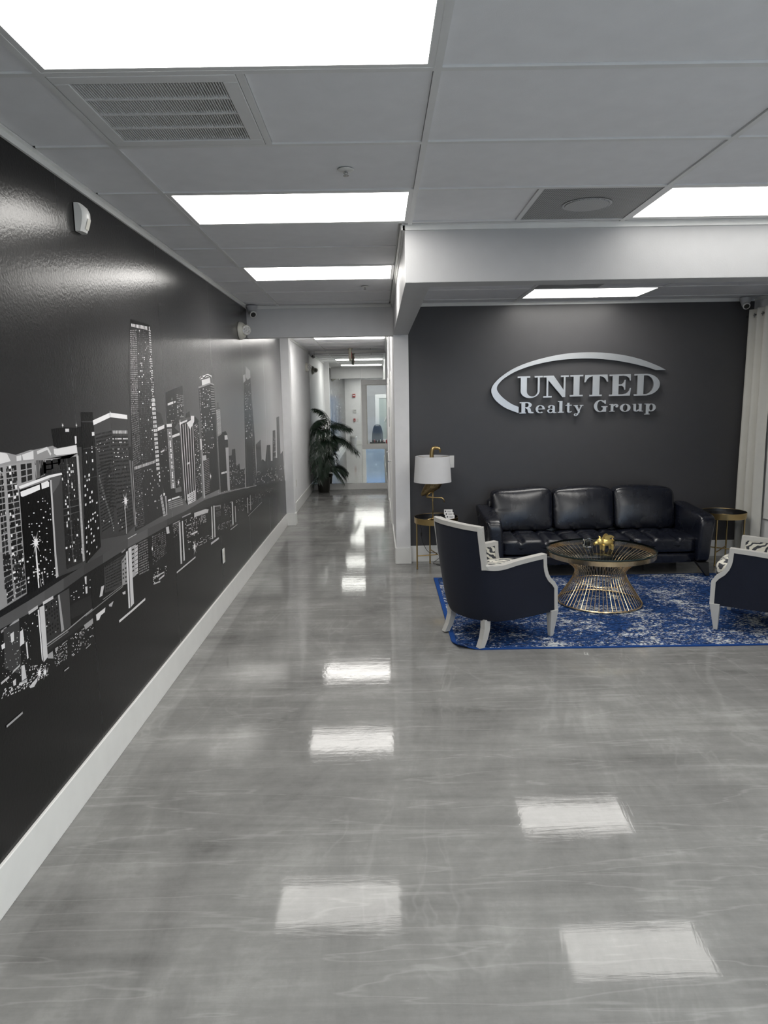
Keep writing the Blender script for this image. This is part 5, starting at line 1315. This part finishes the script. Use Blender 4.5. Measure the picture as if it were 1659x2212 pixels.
# flamingo lamp
lp = thing('flamingo_lamp', 'brass flamingo table lamp with a white drum shade on the side table', 'lamp', (.555, 7.12, .5225))
w = MB()
for a in (-2.6, -1.2, .15, 1.3): w.tube([(0, 0, .012), (.045*math.cos(a), .03*math.sin(a), .012), (.075*math.cos(a), .05*math.sin(a), .006)], [.012, .010, .005], 8)
w.ball((0, 0, .014), (.02, .018, .014), 10); w.build('foot', 'gold', lp, smooth='all')
w = MB().tube([(0, 0, .01), (.002, 0, .12), (-.001, 0, .21), (.003, 0, .31)], [.0065, .0055, .0075, .010], 10); w.ball((0, 0, .205), .009, 8); w.build('standing_leg', 'gold', lp, smooth='all')
w = MB().tube([(.01, 0, .315), (-.035, -.012, .285), (-.070, -.014, .255), (-.062, -.014, .246), (.02, -.012, .240), (.092, -.012, .236), (.115, -.012, .216), (.122, -.012, .186)], [.012, .010, .011, .009, .006, .008, .008, .004], 10)
w.build('raised_leg', 'gold', lp, smooth='all')
w = MB(); sec = [(-.118, .262, .010), (-.10, .280, .024), (-.065, .318, .044), (-.02, .358, .066), (.03, .392, .070), (.065, .425, .055), (.075, .46, .032)]
pts = [(x, 0, z) for x, z, r in sec]; w.tube(pts, [r for _, _, r in sec], 14)
o = w.build('body', plain('dark_feathered_brass', (.30, .22, .11), .45, 1, bumpn=(45, .9, .01)), lp, smooth='all')
w = MB().tube(spline([(.074, 0, .44), (.055, 0, .52), (.005, 0, .58), (-.008, 0, .66), (-.006, 0, .72), (.008, 0, .752), (.034, 0, .762)], 5), [.028-.0004*i for i in range(31)], 12)
w.ball((.036, 0, .754), (.028, .017, .019), 12)
w.tube(spline([(.052, 0, .754), (.072, 0, .745), (.080, 0, .722), (.076, 0, .700)], 4), [.0135, .0135, .013, .013, .0125, .012, .011, .010, .009, .008, .006, .004, .002], 10)
w.build('neck_and_head', 'gold', lp, smooth='all')
shd = MB().lathe([(.195, .405), (.178, .672)], n=48, cap=False).build('lamp_shade', 'lampshade', lp, smooth=True)
MB().lathe([(.193, .407), (.176, .670)], n=48, cap=False).build('shade_lining', 'lampshade', shd, smooth=True)
w = MB()
for k in range(3): a = 2*PI*k/3+.4; w.tube([(.01*math.cos(a), .03+.01*math.sin(a), .64), (.176*math.cos(a), .176*math.sin(a), .665)], .002, 6)
w.build('shade_spider', 'gold', shd)
cordp = spline([(-.02, .02, .012), (-.12, .03, .006), (-.165, .015, .045), (-.168, -.02, .0), (-.130, -.10, -.06), (-.128, -.10, -.16), (-.10, -.08, -.25), (-.04, -.02, -.34), (.09, .16, -.385), (.12, .28, -.40), (.09, .28, -.47), (.02, .22, -.515), (.10, .18, -.518), (.20, .12, -.518), (.12, .10, -.518), (.05, .16, -.518), (.24, .05, -.518)], 8)
pc = thing('power_cord', 'thin black lamp cord hanging from the side table to the floor', 'cord', (.555, 7.12, .5225))
MB().tube(cordp, .0028, 6).build('cord', 'black', pc, smooth=True)
MB().tube([(-.128, -.10, -.11), (-.128, -.10, -.15)], .009, 8).build('cord_switch', 'black', pc, smooth=True)
# business cards
ch = thing('card_holder', 'clear tiered holder of white business cards on the lamp table', 'card holder', (.735, 7.08, .5225), -.15)
MB().box(-.05, .05, -.045, .045, 0, .006).build('holder', 'glass', ch)
for k in range(3):
    y = -.032+.030*k; z = .008+.024*k
    MB().hexa([(-.044-.012*k, y, z), (.044-.012*k, y, z), (.044-.012*k, y+.008, z), (-.044-.012*k, y+.008, z)], [(-.044-.012*k, y+.018, z+.052), (.044-.012*k, y+.018, z+.052), (.044-.012*k, y+.026, z+.052), (-.044-.012*k, y+.026, z+.052)]).build('card_stack', 'card', ch); cst = [c_ for c_ in ch.children if c_.name.startswith('card_stack')][-1]
    w = MB()
    for (a0, a1, b0, b1) in ((-.036, -.022, .026, .042), (-.01, .034, .034, .038), (-.01, .026, .026, .029)):
        w.hexa([(a0-.012*k, y+.018*b0/.052-.0008, z+b0), (a1-.012*k, y+.018*b0/.052-.0008, z+b0), (a1-.012*k, y+.018*b0/.052, z+b0), (a0-.012*k, y+.018*b0/.052, z+b0)], [(a0-.012*k, y+.018*b1/.052-.0008, z+b1), (a1-.012*k, y+.018*b1/.052-.0008, z+b1), (a1-.012*k, y+.018*b1/.052, z+b1), (a0-.012*k, y+.018*b1/.052, z+b1)])
    w.build('card_print', 'ink', cst)

# curtain on the right wall
cu = thing('curtain', 'long ivory grommet curtain hanging in the right corner', 'curtain', (3.91, 7.44, 0))
YC = -.46
def cx(s_, z): 
    amp = .030+.005*math.sin(3*z)
    return amp*math.cos(2*PI*s_*3.0+.25*math.sin(1.3*z))+.006*math.sin(17*s_+2*z)
rows_ = []
for i in range(30):
    z = .02+(2.635-.02)*i/29
    sq_ = 1-.05*(1-abs(2*(z/2.6)-1))
    rows_.append([(cx(j/90, z), YC*(j/90)*sq_, z) for j in range(91)])
o = MB().grid(rows_).build('curtain_panel', 'curtain', cu, smooth='all'); md = o.modifiers.new('thickness', 'SOLIDIFY'); md.thickness = .003
MB().tube([(0, .02, 2.575), (0, -.75, 2.575)], .011, 12).build('curtain_rod', 'chrome', cu, smooth=True)
for k in range(6):
    s_ = (k+.5)/6; y = YC*s_; x = cx(s_, 2.57)
    MB().tube([(x+.021*math.cos(2*PI*j/16)*.35, y+.021*math.cos(2*PI*j/16), 2.575+.021*math.sin(2*PI*j/16)) for j in range(16)], .0045, 6, closed=True).build('grommet', 'chrome', o, smooth=True)
wn = MB().box(XR-.02, XR, 5.0, 5.08, .5, 2.3).build('window_2', 'trim'); struct(wn, 'window beyond the curtain on the right wall')
w = MB(); w.box(XR-.02, XR, 6.92, 7.0, .5, 2.3); w.box(XR-.02, XR, 5.08, 6.92, .5, .58); w.box(XR-.02, XR, 5.08, 6.92, 2.22, 2.3); w.build('window_frame', 'trim', wn)
MB().box(XR-.012, XR-.004, 5.08, 6.92, .58, 2.22).build('window_pane', plain('dark_window_glass', (.02, .022, .025), .05), wn)

# ================================================================== PALM
pl_ = thing('potted_palm', 'dark green potted palm standing in front of the mirror', 'potted plant', (-1.105, 13.66, 0))
potp = MB().lathe([(.105, 0), (.112, .02), (.132, .255), (.140, .255), (.141, .285), (.128, .285), (.124, .262)], n=32, cap=False).build('pot', 'pot', pl_, smooth=True)
MB().lathe([(.0, .262), (.126, .255)], n=24, cap=False).build('mulch', 'soil', potp)
MB().lathe([(.0, .004), (.105, .004), (.105, 0)], n=24, cap=False).build('pot_base', 'pot', potp)
rp = random.Random(11)
for k in range(5):
    a = k*1.3; MB().tube([(.03*math.cos(a), .03*math.sin(a), .25), (.035*math.cos(a), .03*math.sin(a), .6), (.07*math.cos(a)+.02, .05*math.sin(a), .8+.14*k)], [.014, .012, .008], 8).build('stem', 'stem', pl_, smooth=True)
def frond(p0, p1, p2, nleaf=26, ll=.20, droop=.5):
    w = MB(); P0, P1, P2 = V(p0), V(p1), V(p2)
    def B(t_): return P0*(1-t_)**2+P1*2*t_*(1-t_)+P2*t_*t_
    w.tube([B(i/10) for i in range(11)], [.006-.0045*i/10 for i in range(11)], 5)
    for i in range(nleaf):
        t_ = .16+.84*i/(nleaf-1); p = B(t_); tg = (B(min(1, t_+.02))-B(t_-.02)).normalized()
        sd = tg.cross(V((0, 0, 1)))
        if sd.length < .2: sd = tg.cross(V((0, 1, 0)))
        sd.normalize()
        for sg in (-1, 1):
            ln = ll*(1-.55*abs(t_-.45)**1.2)*(.55 if t_ > .93 else 1)*rp.uniform(.85, 1.1)
            d_ = (sd*sg*.85+tg*.62+V((0, 0, -droop*.45+rp.uniform(-.1, .1)))).normalized()
            up = d_.cross(tg); up.normalize(); wd_ = d_.cross(up).normalized()*.0075
            q1 = p+d_*ln*.5+V((0, 0, -.02*droop)); q2 = p+d_*ln+V((0, 0, -.10*droop*ln/.2))
            lim = lambda q: V((max(q.x, XCL+.02+1.105), min(q.y, .325), max(q.z, .03)))
            a_ = lim(p); b1, b2 = lim(q1-wd_), lim(q1+wd_); c_ = lim(q2); mid_ = lim(q1+up*.003)
            w.add([a_, b1, mid_, b2, c_], [(0, 1, 2), (0, 2, 3), (1, 4, 2), (2, 4, 3)])
    w.build('frond', 'leaf', pl_)
def wp(x, z, y): return ((x)*(13.66+y)/13.6+1.105, y, CZ+(z-CZ)*(13.66+y)/13.6)
FR = [((-1.0, 1.25, .0), (-.96, 1.60, .05), (-1.27, 1.66, .10), 30, .17, .9), ((-1.0, 1.20, 0), (-1.1, 1.62, -.05), (-1.33, 1.28, -.15), 30, .20, 1.0), ((-1.0, 1.25, .0), (-.92, 1.48, 0), (-.54, 1.24, .05), 30, .19, 1.1), ((-1.02, 1.0, .0), (-.82, 1.24, .05), (-.40, .76, .02), 32, .20, 1.0),
 ((-1.03, 1.05, .0), (-1.2, 1.48, -.2), (-1.30, .98, -.5), 30, .21, .9), ((-1.05, .95, .0), (-1.25, 1.25, -.4), (-1.28, .62, -.7), 32, .24, .8), ((-1.05, .85, .0), (-1.2, 1.10, -.6), (-1.25, .42, -.75), 32, .24, .8), ((-1.05, .9, 0), (-1.0, 1.25, -.3), (-.98, .78, -.5), 28, .20, .9),
 ((-1.05, .55, 0), (-1.18, .75, -.3), (-1.32, .14, -.25), 30, .22, .8), ((-1.02, .35, 0), (-.92, .62, -.05), (-.70, .20, -.05), 30, .22, .8), ((-1.02, .4, 0), (-.84, .62, .05), (-.63, .36, .12), 28, .20, .9), ((-1.05, .6, 0), (-1.1, .85, -.35), (-1.12, .32, -.42), 30, .22, .8),
 ((-1.05, .6, 0), (-1.0, .95, -.2), (-.95, .48, -.4), 30, .21, .9), ((-1.05, .8, 0), (-1.12, 1.25, -.3), (-1.2, .85, -.55), 30, .22, .9), ((-1.02, 1.1, 0), (-.98, 1.42, -.2), (-1.05, 1.1, -.45), 28, .20, 1.0), ((-1.05, 1.1, 0), (-1.22, 1.5, .0), (-1.34, 1.12, .0), 28, .20, .9),
 ((-1.06, .5, 0), (-1.25, .85, -.1), (-1.34, .42, -.1), 28, .20, .8), ((-1.03, .75, 0), (-.98, 1.1, .1), (-.84, .85, .2), 26, .18, .9), ((-1.04, .45, 0), (-1.16, .62, -.3), (-1.22, .22, -.42), 28, .22, .8), ((-1.02, 1.0, 0), (-.94, 1.22, -.15), (-.86, .95, -.3), 26, .18, 1.0)]
for a_, b_, c_, n_, l_, dr in FR: frond(wp(*a_), wp(*b_), wp(*c_), n_, l_, dr)
